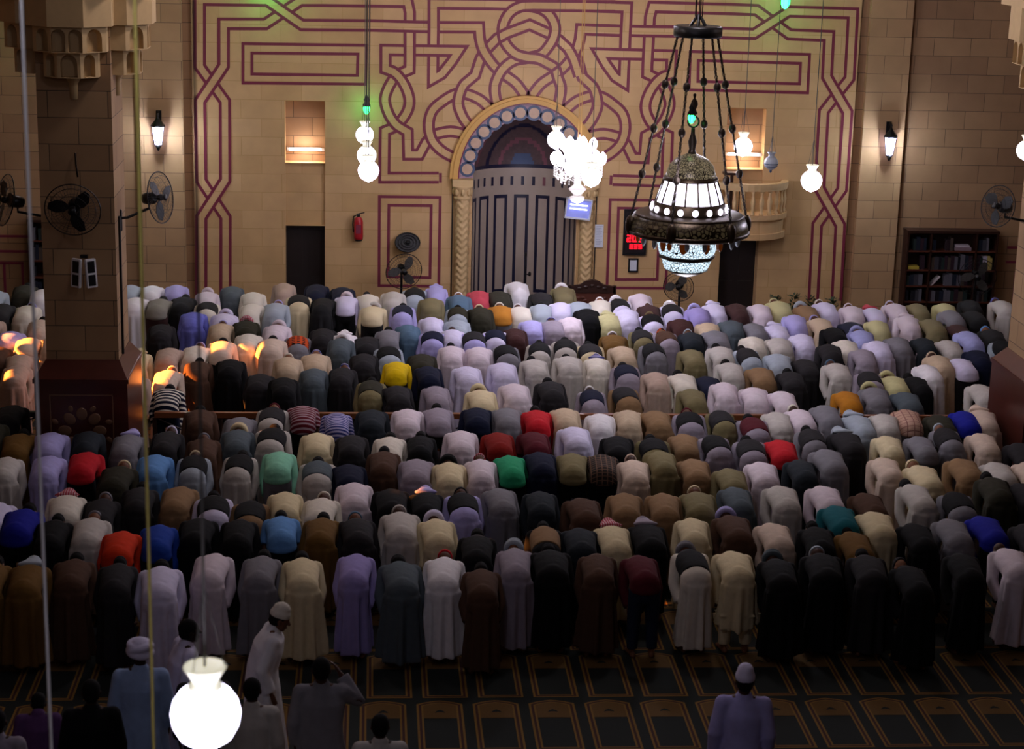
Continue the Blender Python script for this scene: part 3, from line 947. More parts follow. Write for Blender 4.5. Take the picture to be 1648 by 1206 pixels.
lathe(bm, [(.02, -.72), (.12, -.7), (.13, -.64), (.06, -.62)], 12)
mesh_obj('prisms', bm, 'crystal_dim', cr)
bm = bmesh.new()
for k in range(3): tube(bm, [(.03 * cos(k * 2), .03 * sin(k * 2), .4), (.01 * cos(k * 2), .01 * sin(k * 2), ZC - k0.z)], [.007, .007], n=6)
mesh_obj('hanging_cable', bm, 'ochre', cr)
light('crystal_glow', 'POINT', (k0.x, k0.y + .75, k0.z - .1), 150, (.84, .8, 1), .3)
light('crystal_glow', 'POINT', (k0.x, k0.y - .2, k0.z - .95), 80, (.84, .8, 1), .3)

# ------------------------------------------------------------------ thin hanging cords seen against the wall and the crowd
for px, Y, m, lab in ((845, -3, 'cable', 'thin grey cord hanging before the star ornament'), (790, -2.5, 'cable', 'faint grey cord left of the crystal chandelier')):
    pass
for px, py, Y, zb, m, r, lab in ((66, 800, -27.5, 2.5, 'nearcord', .009, 'thick blurred grey cord close to the viewer at the far left'),
                                 (237, 800, -27.3, 2.5, 'ycable', .009, 'yellowish blurred cord close to the viewer crossing the crowd')):
    p = at(px, py, Y)
    w = wire('hanging_cord', (p.x, Y, zb), (p.x, Y, ZC), r, m, None, lab, 'cord')

# ------------------------------------------------------------------ small wall fittings
p = at(577, 365, -.12)
e = empty('fire_extinguisher', (p.x, -.12, p.z), 'red fire extinguisher hung on the stone wall', 'fire extinguisher')
bm = bmesh.new(); lathe(bm, [(.02, -.26), (.085, -.25), (.09, -.2), (.09, .1), (.07, .17), (.03, .2), (.03, .23)], 20); mesh_obj('cylinder', bm, 'red', e)
bm = bmesh.new(); lathe(bm, [(.035, .2), (.035, .25)], 10); tube(bm, [(-.02, 0, .25), (.11, 0, .28)], [.012, .01], n=6); tube(bm, [(-.02, 0, .24), (-.1, 0, .2), (-.115, 0, .05), (-.1, 0, -.1)], [.012, .012, .012, .014], n=6)
lathe(bm, [(.02, -.285), (.07, -.28), (.07, -.25)], 16)
mesh_obj('hose_and_valve', bm, 'black', e)
bm = bmesh.new(); box(bm, -.05, .05, -.094, -.085, -.12, .05); mesh_obj('label_plate', bm, 'burgundy', e)

p = at(656, 391, -.2)
e = empty('round_vent', (p.x, -.1, p.z), 'round black ribbed disc on the wall above the standing fan', 'vent')
bm = bmesh.new(); Rv = Matrix.Rotation(radians(62), 3, 'X')
for r in (.06, .12, .18, .24): torus(bm, (0, -.06, 0), r, .014, Rv)
vs = [bm.verts.new(Vector((0, -.05, 0)) + Rv @ Vector((.25 * cos(a * pi / 16), .25 * sin(a * pi / 16), 0))) for a in range(32)]
bm.faces.new(vs)
ell(bm, (0, -.06, 0), (.05, .05, .05)); tube(bm, [(0, .1, 0), (0, -.05, 0)], [.03, .03])
bmesh.ops.scale(bm, vec=(1, 1, .82), verts=bm.verts[:])
mesh_obj('grille', bm, 'black', e)

def panel_thing(name, px, py, w, h, m, label, cat, Y=-.03, th=.03, frame=None, fm='black', rot=None):
    p = at(px, py, Y)
    e = empty(name, (p.x, Y, p.z), label, cat)
    if rot: e.rotation_euler = rot
    bm = bmesh.new(); box(bm, -w / 2, w / 2, -.005, th / 2, -h / 2, h / 2); mesh_obj('panel', bm, m, e)
    if frame:
        bm = bmesh.new()
        for x0, x1, z0, z1 in ((-w / 2 - frame, w / 2 + frame, h / 2, h / 2 + frame), (-w / 2 - frame, w / 2 + frame, -h / 2 - frame, -h / 2), (-w / 2 - frame, -w / 2, -h / 2, h / 2), (w / 2, w / 2 + frame, -h / 2, h / 2)):
            box(bm, x0, x1, -.02, th / 2, z0, z1)
        mesh_obj('frame', bm, fm, e)
    return e
e = panel_thing('paper_notice', 964, 380, .17, .46, 'paper', 'tall white paper notice on the wall right of the niche', 'notice')
bm = bmesh.new()
for k in range(12): box(bm, -.065, .065 - .02 * (k % 3), -.008, -.004, .19 - .033 * k, .196 - .033 * k)
mesh_obj('text_lines', bm, 'hornet', e)
e = panel_thing('prayer_time_board', 1022, 374, .38, .84, 'screen', 'dark framed digital prayer time board with red digits', 'clock', frame=.045, Y=-.06)
bm = bmesh.new()
def seg7(bm, ch_, x, z, w, h, t=.012):
    segs = {'0': 'abcdef', '1': 'bc', '2': 'abged', '3': 'abgcd', '4': 'fgbc', '5': 'afgcd', '6': 'afgcde', '7': 'abc', '8': 'abcdefg', '9': 'abcdfg', ':': ''}[ch_]
    y0, y1 = -.012, -.006
    for s in segs:
        r = {'a': (0, w, h - t, h), 'd': (0, w, 0, t), 'g': (0, w, h / 2 - t / 2, h / 2 + t / 2), 'f': (0, t, h / 2, h), 'e': (0, t, 0, h / 2), 'b': (w - t, w, h / 2, h), 'c': (w - t, w, 0, h / 2)}[s]
        box(bm, x + r[0], x + r[1], y0, y1, z + r[2], z + r[3])
for i, s_ in enumerate('18'): seg7(bm, s_, -.1 + i * .09, .02, .07, .1, .02)
for i, s_ in enumerate('2026'[:3]): seg7(bm, s_, -.16 + i * .11, -.2, .085, .15, .028)
for i, s_ in enumerate('835'): seg7(bm, s_, -.1 + i * .09, -.34, .07, .1, .022)
mesh_obj('digits', bm, 'led', e)
e = panel_thing('framed_notice', 1019, 427, .14, .22, 'paper', 'small white notice in a black frame below the prayer time board', 'notice', frame=.03)
# double fluorescent insect lamp
p = at(931, 336, -.35)
e = empty('insect_lamp', (p.x, -.35, p.z), 'small blue glowing twin tube insect lamp beside the right column', 'lamp')
e.rotation_euler = (0, radians(7), radians(8))
bm = bmesh.new(); box(bm, -.24, .24, .03, .05, -.18, .17); mesh_obj('reflector', bm, 'uvback', e)
bm = bmesh.new(); box(bm, -.26, .26, -.03, .06, .17, .2); box(bm, -.26, .26, -.03, .06, -.21, -.18); box(bm, -.26, -.24, -.03, .06, -.2, .2); box(bm, .24, .26, -.03, .06, -.2, .2); mesh_obj('frame', bm, 'paper', e)
bm = bmesh.new()
for z in (-.01, .07): tube(bm, [(-.17, 0, z), (.17, 0, z)], [.014, .014], side=(0, 0, 1))
mesh_obj('tubes', bm, 'uv', e)
bm = bmesh.new(); tube(bm, [(.2, .06, .1), (.2, .36, .1)], [.012, .012], n=8); mesh_obj('bracket', bm, 'black', e)

# ------------------------------------------------------------------ fans
def make_fan(name, loc, yaw, tilt, r, label, kind, group, turn=0, arm=None, floor_z=0):
    e = empty(name, loc, label, 'fan', group)
    Rm = Matrix.Rotation(yaw, 3, 'Z') @ Matrix.Rotation(tilt, 3, 'X') @ Matrix.Rotation(pi / 2, 3, 'X')   # local +z -> facing
    def add(nm, fn, m):
        bm = bmesh.new(); fn(bm)
        bmesh.ops.transform(bm, matrix=Rm.to_4x4(), verts=bm.verts[:])
        mesh_obj(nm, bm, m, e)
    def guard(bm):
        torus(bm, (0, 0, .0), r, .008, n=40, m=6)
        for z, rr in ((.07, .35), (.06, .6), (.035, .85), (-.06, .55), (-.035, .8)): torus(bm, (0, 0, z), r * rr, .0028, n=36, m=4)
        for k in range(40):
            a = 2 * pi * k / 40
            c_, s_ = cos(a), sin(a)
            for q in (1, -1):
                tube(bm, [(r * .12 * c_, r * .12 * s_, q * .08), (r * .7 * c_, r * .7 * s_, q * .055), (r * c_, r * s_, 0)], [.0016] * 3, n=4, flat0=True, flat1=True)
        lathe(bm, [(r * .14, .075), (r * .14, .085), (.01, .09)], 16)
    def blades(bm):
        for k in range(3):
            a = turn + k * 2 * pi / 3
            pts = [(.03, -.03), (.12, -.1), (r * .6, -.11), (r * .88, -.05), (r * .9, .03), (r * .6, .07), (.12, .05)]
            Rb = Matrix.Rotation(a, 3, 'Z')
            lo = [bm.verts.new(Rb @ Vector((x, y, .15 * y))) for x, y in pts]; hi = [bm.verts.new(Rb @ Vector((x, y, .15 * y + .006))) for x, y in pts]
            bm.faces.new(lo[::-1]); bm.faces.new(hi)
            for i in range(len(pts)): bm.faces.new((lo[i], lo[(i + 1) % len(pts)], hi[(i + 1) % len(pts)], hi[i]))
        lathe(bm, [(.045, -.04), (.05, .02), (.03, .05), (.005, .055)], 14)
    def motor(bm): lathe(bm, [(.03, -.28), (.07, -.26), (.085, -.2), (.085, -.1), (.06, -.08)], 16)
    add('guard', guard, 'black'); add('blades', blades, 'black' if kind == 'wall' else 'cable'); add('motor', motor, 'black')
    back = Rm @ Vector((0, 0, -.18))
    bm = bmesh.new()
    if kind == 'wall':
        a = Vector(arm) - Vector(loc)
        tube(bm, [back, back + Vector((0, 0, -.14)), a + Vector((0, 0, .0)) * .5 + (back - a) * .25 + Vector((0, 0, -.06)), a], [.022, .02, .02, .022], n=8)
        tube(bm, [a + Vector((0, 0, .1)), a + Vector((0, 0, -.16))], [.03, .03], n=8)
        mesh_obj('bracket', bm, 'black', e)
    else:
        fz = floor_z - loc[2]
        tube(bm, [back, (back.x, back.y, fz + .05)], [.022, .026], n=8)
        lathe(bm, [(.24, 0), (.24, .02), (.1, .05), (.03, .1)], 20, (back.x, back.y, fz))
        mesh_obj('stand', bm, 'black', e)
    return e
PX0, PX1, PY0, PY1 = at(72, 500, -11.05).x, at(189, 500, -11.05).x, -11.05, -9.95
g1 = 'fans on wall and pillar brackets'
p = at(117, 338, -11.5)
make_fan('wall_fan', (p.x, -11.5, p.z), 0, radians(14), .37, 'round wire fan on the front face of the left pillar', 'wall', g1, .9, (p.x, PY0, p.z - .05))
p = at(258, 318, -10.5)
make_fan('wall_fan', (p.x, -10.5, p.z), radians(68), radians(-8), .36, 'black wire fan on a bent arm right of the left pillar', 'wall', g1, .3, (PX1 + .0, -10.5, p.z - .3))
p = at(8, 322, -10.5)
make_fan('wall_fan', (p.x, -10.5, p.z), radians(-62), radians(-12), .36, 'black wire fan on the left side of the left pillar', 'wall', g1, .3, (PX0, -10.5, p.z - .2))
RX0 = at(1624, 540, -9.95).x
p = at(1606, 332, -10.5)
make_fan('wall_fan', (p.x, -10.5, p.z), radians(-58), radians(-10), .3, 'black wire fan on an arm of the right pillar', 'wall', g1, .6, (RX0 - .0, -10.5, p.z - .2))
g2 = 'fans on floor stands by the back wall'
for px, py, rr, yw, lab in ((650, 437, .36, .25, 'wire stand fan with grey blades below the round black disc'), (1092, 462, .3, -.3, 'stand fan half hidden below the brass chandelier'), (1573, 446, .38, -.1, 'large stand fan in front of the bookshelf')):
    p = at(px, py, -.85)
    make_fan('stand_fan', (p.x, -.85, p.z), yw, radians(8), rr, lab, 'stand', g2, 1.2)

# ------------------------------------------------------------------ balcony (minbar)
bx = at(1207, 340, -.45).x
zr, zb_, zf = at(1230, 296, -.6).z, at(1230, 346, -.6).z, at(1230, 386, -.6).z
e = empty('balcony', (bx, 0, zf), 'rounded stone balcony with balusters above the right door', 'balcony')
def halfring(bm, r0, r1, z0, z1, n=20):
    A = [(r1 * cos(pi + pi * i / n), .92 * r1 * sin(pi + pi * i / n)) for i in range(n + 1)]
    B = [(r0 * cos(pi + pi * i / n), .92 * r0 * sin(pi + pi * i / n)) for i in range(n + 1)]
    prism(bm, A + B[::-1], 'z', z0, z1)
bm = bmesh.new()
Rb = .82
halfring(bm, .0001, Rb, zb_ - zf - .1, zb_ - zf); halfring(bm, .0001, Rb - .06, .12, zb_ - zf - .1); halfring(bm, .0001, Rb - .02, 0, .12)
mesh_obj('body', bm, 'stone', e)
bm = bmesh.new(); halfring(bm, Rb - .14, Rb, zr - zf - .09, zr - zf); halfring(bm, Rb - .13, Rb - .01, zr - zf - .14, zr - zf - .09)
mesh_obj('handrail', bm, 'cream_stone', e)
hb = zr - zf - .14 - (zb_ - zf)
for k in range(13):
    a = pi + pi * (k + .5) / 13
    bm = bmesh.new()
    lathe(bm, [(.045, 0), (.045, .04), (.025, .07), (.045, .2 * hb / .5), (.052, .26 * hb / .5), (.03, .38 * hb / .5), (.022, hb - .07), (.042, hb - .03), (.042, hb)], 12)
    mesh_obj('baluster', bm, 'cream_stone', e, ((Rb - .07) * cos(a), .92 * (Rb - .07) * sin(a), zb_ - zf))
p = at(1178, 281, -.3)
e = empty('book_stand', (p.x, -.3, zb_), 'dark book stand with microphones standing in the balcony', 'book stand')
bm = bmesh.new(); hz_ = p.z - zb_
box(bm, -.17, .17, -.12, .12, hz_, hz_ + .05); box(bm, -.03, .03, -.03, .03, 0, hz_); box(bm, -.15, .15, -.12, .12, 0, .04)
bmesh.ops.rotate(bm, cent=(0, 0, hz_), matrix=Matrix.Rotation(radians(0), 3, 'X'), verts=bm.verts[:])
mesh_obj('desk', bm, 'wood', e)
bm = bmesh.new(); tube(bm, [(.16, -.05, 0), (.16, -.05, hz_ - .1), (.1, -.1, hz_ + .12)], [.01, .01, .008], n=6); ell(bm, (.1, -.1, hz_ + .14), (.022, .022, .035)); mesh_obj('microphone', bm, 'black', e)

# ------------------------------------------------------------------ microphone stand in the niche, carved bench
p = at(845, 462, -.1)
e = empty('microphone_stand', (at(845, 462, .1).x, .1, 0), 'slim black microphone stand in the middle of the prayer niche', 'microphone')
zt = at(845, 412, .1).z
bm = bmesh.new(); tube(bm, [(0, 0, .02), (0, 0, zt)], [.011, .011], n=8); tube(bm, [(0, 0, zt * .72), (.07, -.03, zt * .7)], [.012, .012], n=6); mesh_obj('pole', bm, 'black', e)
bm = bmesh.new(); lathe(bm, [(.15, 0), (.15, .02), (.02, .04)], 16); mesh_obj('base', bm, 'black', e)
bm = bmesh.new(); ell(bm, (0, 0, zt + .03), (.025, .025, .05)); ell(bm, (.08, -.04, zt * .72), (.03, .03, .05)); mesh_obj('microphone', bm, 'black', e)

xa, xb = at(916, 470, -.7).x, at(989, 470, -.7).x
zt = at(950, 450, -.7).z; w_ = (xb - xa) / 2
e = empty('carved_bench', ((xa + xb) / 2, -.7, 0), 'dark carved wooden bench with a curved crest beside the niche', 'bench')
bm = bmesh.new()
cr_ = [(-w_, zt - .26), (-w_, zt - .14), (-w_ * .8, zt - .12), (-w_ * .5, zt - .1), (-w_ * .3, zt - .03), (0, zt), (w_ * .3, zt - .03), (w_ * .5, zt - .1), (w_ * .8, zt - .12), (w_, zt - .14), (w_, zt - .26)]
prism(bm, cr_, 'y', -.04, .04)
for s in (-1, 1): box(bm, s * w_ - .03, s * w_ + .03, -.04, .04, 0, zt - .12)
for x in [-.25, -.13, 0, .13, .25]: ell(bm, (x, -.045, zt - .12 - .2 * abs(x)), (.05, .012, .03))
mesh_obj('crest_rail', bm, 'wood', e)
bm = bmesh.new(); box(bm, -w_ + .03, w_ - .03, -.02, .02, .45, zt - .25)
for x in (-.22, .22):
    for k in range(6):
        a = k * pi / 3; ell(bm, (x + .09 * cos(a), -.025, zt - .42 + .06 * sin(a)), (.045, .01, .03))
mesh_obj('backrest', bm, 'redwood', e)
bm = bmesh.new(); box(bm, -w_, w_, -.45, .02, .4, .46); mesh_obj('seat', bm, 'wood', e)
for x in (-w_ + .04, w_ - .04):
    bm = bmesh.new(); box(bm, x - .03, x + .03, -.44, -.38, 0, .4); mesh_obj('leg', bm, 'wood', e)

# ------------------------------------------------------------------ bookshelves and books
def bookcase(px0, px1, pyt, cols, label, seed):
    Y = -.28
    x0, x1 = at(px0, pyt, Y).x, at(px1, pyt, Y).x
    zt = at((px0 + px1) / 2, pyt, Y).z
    e = empty('bookcase', (0, 0, 0), label, 'bookcase')
    e.location = ((x0 + x1) / 2, Y / 2, 0)
    o = Vector(e.location)
    bm = bmesh.new(); t = .035
    for x in [x0] + cols + [x1]: box(bm, x - t / 2 - o.x, x + t / 2 - o.x, Y - o.y, .06 - o.y, 0, zt)
    box(bm, x0 - .03 - o.x, x1 + .03 - o.x, Y - .02 - o.y, .06 - o.y, zt, zt + .05); box(bm, x0 - o.x, x1 - o.x, .04 - o.y, .07 - o.y, 0, zt)
    mesh_obj('carcass', bm, 'wood', e)
    zs = [.08, .5, .82, 1.14, 1.52]
    for z in zs:
        z = z * zt / 1.87
        bm = bmesh.new(); box(bm, x0 - o.x, x1 - o.x, Y + .0 - o.y, .05 - o.y, z - .03, z); mesh_obj('shelf', bm, 'redwood', e)
    rnd = random.Random(seed)
    cs = ['1E2430', '2A1E22', '3A3A40', '24302E', '302028', '4A4038', '5A5A62', '1A1A20']
    cw = dict(zip(cs, ['dark blue', 'dark maroon', 'grey', 'dark green', 'dark plum', 'brown', 'light grey', 'black']))
    edges = [x0] + cols + [x1]
    zs = [z * zt / 1.87 for z in zs] + [zt]
    nb = 0
    for si in range(1, 5):
        for ci in range(len(edges) - 1):
            a, b = edges[ci] + .04, edges[ci + 1] - .04
            x = a
            hs = zs[si + 1] - zs[si] - .06
            rowname = ['lowest', 'second', 'third', 'top'][si - 1]
            while x < b - .05:
                w = rnd.uniform(.045, .09)
                if px0 > 800:
                    skip = {(4, 1): (a + .42, b), (3, 0): (a, a + .26), (2, 1): (a, a + .3)}.get((si, ci))
                    if skip and x + w > skip[0] and x < skip[1]:
                        x = skip[1] + .005; continue
                if rnd.random() < .12: x += rnd.uniform(.05, .2); continue
                if x + w > b: break
                h = hs * rnd.uniform(.72, .95)
                light_ = (si == 3 and ci == len(edges) - 2 and len(cols) > 1)
                hexc = rnd.choice(['A8A4B0', 'B8B0A8', '8A88A0', 'A89858']) if light_ and rnd.random() < .8 else rnd.choice(cs)
                key = ('book', round(w, 2), round(h, 2))
                bm = bmesh.new(); box(bm, 0, w, -.18, 0, 0, h)
                box(bm, .004, w - .004, -.176, .001, h, h + .001)
                ob = mesh_obj('book', bm, 'cloth', None, (x, -.06, zs[si]))
                ob.color = (*srgb(hexc), 1)
                tag(ob, ('pale spined book' if light_ and hexc in ('A8A4B0', 'B8B0A8', '8A88A0', 'A89858') else cw[hexc] + ' spined book') + ' upright on the %s shelf, %s compartment of the %s' % (rowname, ['left', 'middle', 'right'][ci] if len(cols) > 1 else 'only', 'right bookcase' if px0 > 800 else 'left bookcase'), 'book', 'books in the bookcases')
                x += w + .004; nb += 1
    return zs, edges
zs, ed = bookcase(1463, 1607, 376, [at(1496, 430, -.28).x, at(1569, 430, -.28).x], 'dark wooden bookcase full of books against the right wall', 3)
zl, el = bookcase(46, 74, 358, [at(66, 400, -.28).x + .3], 'narrow wooden bookcase partly hidden behind the left pillar', 5)
for x, w, z, hh, c_, lean, lab in ((ed[1] + .50, .34, zs[4], .07, '806E74', 0, 'mauve flat book under the pale one on the top shelf of the right bookcase'), (ed[1] + .52, .28, zs[4] + .071, .04, 'B8B0B8', 0, 'pale flat book lying topmost on the top shelf of the right bookcase'),
                             (ed[0] + .05, .22, zs[3], .06, 'B0A040', 0, 'yellow flat book lying in the left compartment of the right bookcase'), (ed[1] + .06, .03, zs[2], .26, 'C0B8B8', .75, 'pale book leaning on the second shelf, middle compartment of the right bookcase')):
    bm = bmesh.new(); box(bm, 0, w, -.18, 0, 0, hh)
    ob = mesh_obj('book', bm, 'cloth', None, (x, -.06, z + (.002 if not lean else .005))); ob.rotation_euler = (0, lean, 0); ob.color = (*srgb(c_), 1)
    tag(ob, lab, 'book', 'books in the bookcases')

# ------------------------------------------------------------------ potted plants at the foot of the right interlace
for i, (px, py) in enumerate(((1248, 478), (1278, 476), (1305, 480), (1340, 482))):
    p = at(px, py, -.35)
    e = empty('potted_plant', (p.x, -.35, 0), ['leafy potted plant with dark stalks by the right door', 'grey-green potted plant second from the right door', 'low bushy potted plant under the right interlace', 'rightmost potted plant under the right interlace'][i], 'plant', 'potted plants along the back wall')
    bm = bmesh.new(); lathe(bm, [(.1, 0), (.14, .28), (.15, .3), (.12, .3)], 16); mesh_obj('pot', bm, 'pot', e)
    bm = bmesh.new(); rnd = random.Random(i)
    for k in range(90):
        a = rnd.uniform(0, 2 * pi); r = rnd.uniform(0, .1); z = rnd.uniform(.3, max(.45, p.z))
        c_ = Vector((r * cos(a), r * sin(a), z)); d = Vector((cos(a), sin(a), rnd.uniform(0, 1.2))).normalized() * .09; s_ = d.cross(Vector((0, 0, 1))).normalized() * .022
        bm.faces.new([bm.verts.new(q) for q in (c_, c_ + d * .5 + s_, c_ + d, c_ + d * .5 - s_)])
    mesh_obj('foliage', bm, 'leaf', e)

# ------------------------------------------------------------------ pillars
def archface(b, cx, z0, w, h, y0, y1, rot=0, piv=(0, 0)):
    P = [(cx - w / 2, z0), (cx + w / 2, z0)] + [(cx + w / 2 * cos(a * pi / 8), z0 + h - w / 2 + w / 2 * sin(a * pi / 8)) for a in range(9)]
    n0 = len(b.verts)
    prism(b, P, 'y', y0, y1)
    b.verts.ensure_lookup_table()
    vs = b.verts[n0:]
    if rot: bmesh.ops.rotate(b, cent=(piv[0], piv[1], 0), matrix=Matrix.Rotation(rot, 3, 'Z'), verts=vs)
def pillar(x0, x1, y0, y1, label, corbel=True):
    cx, cy = (x0 + x1) / 2, (y0 + y1) / 2; hw = (x1 - x0) / 2; hd = (y1 - y0) / 2
    e = empty('pillar', (cx, cy, 0), label, 'pillar', 'square stone pillars')
    bm = bmesh.new(); box(bm, -hw, hw, -hd, hd, 1.6, ZC)
    mesh_obj('shaft', bm, 'pillar', e)
    ph, zt, zc_ = hw + .14, 1.72, 1.98
    bm = bmesh.new(); box(bm, -ph, ph, -hd - .25, hd + .25, 0, zt)
    lo = [(-ph, -hd - .25), (ph, -hd - .25), (ph, hd + .25), (-ph, hd + .25)]; hi = [(-hw - .01, -hd - .01), (hw + .01, -hd - .01), (hw + .01, hd + .01), (-hw - .01, hd + .01)]
    a = [bm.verts.new((*p, zt)) for p in lo]; b = [bm.verts.new((*p, zt + .22)) for p in hi]
    for i in range(4): bm.faces.new((a[i], a[(i + 1) % 4], b[(i + 1) % 4], b[i]))
    bm.faces.new(b)
    box(bm, -ph - .02, ph + .02, -hd - .27, hd + .27, zt - .06, zt)
    fy = -hd - .25
    mesh_obj('plinth', bm, 'plinth', e)
    bm = bmesh.new()
    t = .015
    wz0, wz1, ww = .15, 1.5, ph - .2
    for r in ((-ww, ww, wz1 - t, wz1), (-ww, ww, wz0, wz0 + t), (-ww, -ww + t, wz0, wz1), (ww - t, ww, wz0, wz1)): box(bm, r[0], r[1], fy - .008, fy, r[2], r[3])
    for k in range(8):
        an = k * pi / 4
        c_ = Vector((.24 * cos(an), fy - .004, .98 + .24 * sin(an)))
        ell(bm, c_, (.095, .008, .075), Matrix.Rotation(-an, 3, 'Y'))
        c_ = Vector((.4 * cos(an + pi / 8), fy - .004, .98 + .34 * sin(an + pi / 8))); ell(bm, c_, (.05, .007, .035), Matrix.Rotation(-an, 3, 'Y'))
    mesh_obj('inlay', bm, 'plinth_motif', e)
    if corbel:
        for face in (0, 1, 3):
            tiers = [(.36, 5.86, 6.20), (.48, 6.20, 6.54)]
            R3 = Matrix.Rotation(face * pi / 2, 4, 'Z')
            offy = -hd if face != 1 else -hw
            offy = -hd
            bm = bmesh.new()
            lathe(bm, [(.05, 5.55), (.06, 5.76), (.1, 5.83), (.18, 5.87)], 12, (0, offy, 0))
            body = None
            ob = None
            def oct_(R_, z0, z1, b):
                P = [(-R_, offy + .02), (-R_, offy - R_ * .42), (-R_ * .42, offy - R_ * .95), (R_ * .42, offy - R_ * .95), (R_, offy - R_ * .42), (R_, offy + .02)]
                prism(b, P, 'z', z0, z1)
            for R_, z0, z1 in tiers: oct_(R_, z0, z1, bm)
            oct_(.56, 6.54, 7.0, bm)
            box(bm, -.62, .62, offy - .55, offy + .1, 7.0, ZC - .01)
            ob = mesh_obj('corbel', bm, ['cream_stone', 'dome'])
            cs_ = []
            for ti, (R_, z0, z1) in enumerate(tiers):
                h = z1 - z0 - .04
                def cf(b, R_=R_, z0=z0, h=h, ti=ti):
                    w = R_ * .62
                    if ti == 0: archface(b, 0, z0 + .01, w, h, offy - R_ * .95 - .1, offy - R_ * .95 + .16)
                    else:
                        for xx in (-R_ * .23, R_ * .23): archface(b, xx, z0 + .01, w * .62, h, offy - R_ * .95 - .1, offy - R_ * .95 + .16)
                    for s in (-1, 1):
                        cxx, cyy = s * R_ * .71, offy - R_ * .685
                        archface(b, cxx, z0 + .01, w * .8, h, cyy - .12, cyy + .12, s * pi / 4.4, (cxx, cyy))
                cs_.append(cutter(cf))
            boolean(ob, cs_)
            ob.parent = e
            ob.data.transform(R3)
            if face in (1, 3): ob.data.transform(Matrix.Translation(((hw - hd) * (1 if face == 1 else -1), 0, 0)))
    return e
pl = pillar(PX0, PX1, PY0, PY1, 'square stone pillar on a dark red plinth at the left')
pr = pillar(RX0, RX0 + (PX1 - PX0), PY0, PY1, 'stone pillar on a dark red plinth cut by the right edge')
# fittings on the left pillar
p = at(137, 437, PY0 - .05)
e = empty('loudspeaker_pair', (p.x, PY0 - .1, p.z), 'pair of white framed black panels angled apart on the left pillar', 'loudspeaker')
for s in (-1, 1):
    bm = bmesh.new(); box(bm, -.075, .075, -.05, 0, -.2, .2); bmesh.ops.bevel(bm, geom=bm.edges[:], offset=.008, segments=2, affect='EDGES')
    R2 = Matrix.Rotation(s * radians(28), 4, 'Z'); T = Matrix.Translation((s * .085, -.05, 0)) @ Matrix.Rotation(s * radians(-3), 4, 'Y')
    bmesh.ops.transform(bm, matrix=T @ R2, verts=bm.verts[:]); ob = mesh_obj('cabinet', bm, 'white', e)
    bm = bmesh.new(); box(bm, -.05, .05, -.056, -.045, .01, .17); box(bm, -.05, .05, -.056, -.045, -.17, -.02)
    bmesh.ops.transform(bm, matrix=T @ R2, verts=bm.verts[:]); mesh_obj('grille', bm, 'black', ob)
bm = bmesh.new(); box(bm, -.05, .05, -.03, .04, .2, .24); mesh_obj('bracket', bm, 'black', e)
p = at(122, 265, PY0 - .03)
bm = bmesh.new(); tube(bm, [(p.x, PY0 - .03, p.z + .15), (p.x + .005, PY0 - .05, p.z), (p.x + .02, PY0 - .03, p.z - .16)], [.014, .012, .012], n=8)
tag(mesh_obj('wall_hook', bm, 'chain'), 'bent metal hook on the left pillar above the fan', 'hook')
a = at(208, 350, PY0 + .02); b = at(210, 470, PY0 + .02)
wire('pipe', (PX1 + .04, -10.9, 2.0), (PX1 + .04, -10.9, at(208, 350, -10.9).z), .02, 'black', None, 'black pipe running down the right edge of the left pillar', 'pipe')

# ------------------------------------------------------------------ low barrier between the pillars
RY = -9.98
def rail(xa, xb, label, m='railwood'):
    e = empty('low_barrier', ((xa + xb) / 2, RY, 0), label, 'barrier', 'low wooden barriers between the rows')
    w = (xb - xa) / 2
    bm = bmesh.new(); box(bm, -w, w, -.04, .04, .8, .88); box(bm, -w, w, -.02, .02, .3, .34); mesh_obj('rails', bm, m, e)
    n = max(2, int(w * 2 / .9))
    for i in range(n + 1):
        x = -w + 2 * w * i / n
        bm = bmesh.new(); box(bm, x - .03, x + .03, -.03, .03, 0, .8); mesh_obj('post', bm, 'wood', e)
    bm = bmesh.new()
    for i in range(n):
        x0_ = -w + 2 * w * i / n; x1_ = -w + 2 * w * (i + 1) / n
        tube(bm, [(x0_, 0, .34), (x1_, 0, .8)], [.012, .012], n=6); tube(bm, [(x1_, 0, .34), (x0_, 0, .8)], [.012, .012], n=6)
    mesh_obj('lattice', bm, 'wood', e)
rail(PX1 + .35, RX0 - .35, 'long low wooden barrier spanning between the two pillars')
rail(-11.5, PX0 - .35, 'dark lattice barrier left of the left pillar', 'wood')
# ------------------------------------------------------------------ people
V = Vector
def headframe(up, front):
    up = V(up).normalized(); front = V(front); front = (front - up * front.dot(up)).normalized()
    x = front.cross(up)          # right-hand side of the person
    return Matrix((x, front, up)).transposed()      # local x right, y front, z up
def add_head(bm, c, R):
    c = V(c)
    P = lambda x, y, z: c + R @ V((x, y, z))
    ell(bm, P(0, -.008, .03), (.077, .095, .092), R, 18, 12)
    ell(bm, P(0, .018, -.03), (.062, .072, .085), R, 16, 10)
    ell(bm, P(0, .05, -.085), (.036, .035, .028), R)
    tube(bm, [P(0, .085, .02), P(0, .11, -.025)], [.009, .016], n=8)
    ell(bm, P(0, .088, -.062), (.026, .012, .012), R)
    ell(bm, P(0, .08, .032), (.05, .016, .012), R)
    for s in (-1, 1):
        ell(bm, P(s * .078, -.005, -.005), (.012, .02, .032), R)
        ell(bm, P(s * .03, .078, .012), (.012, .01, .008), R)
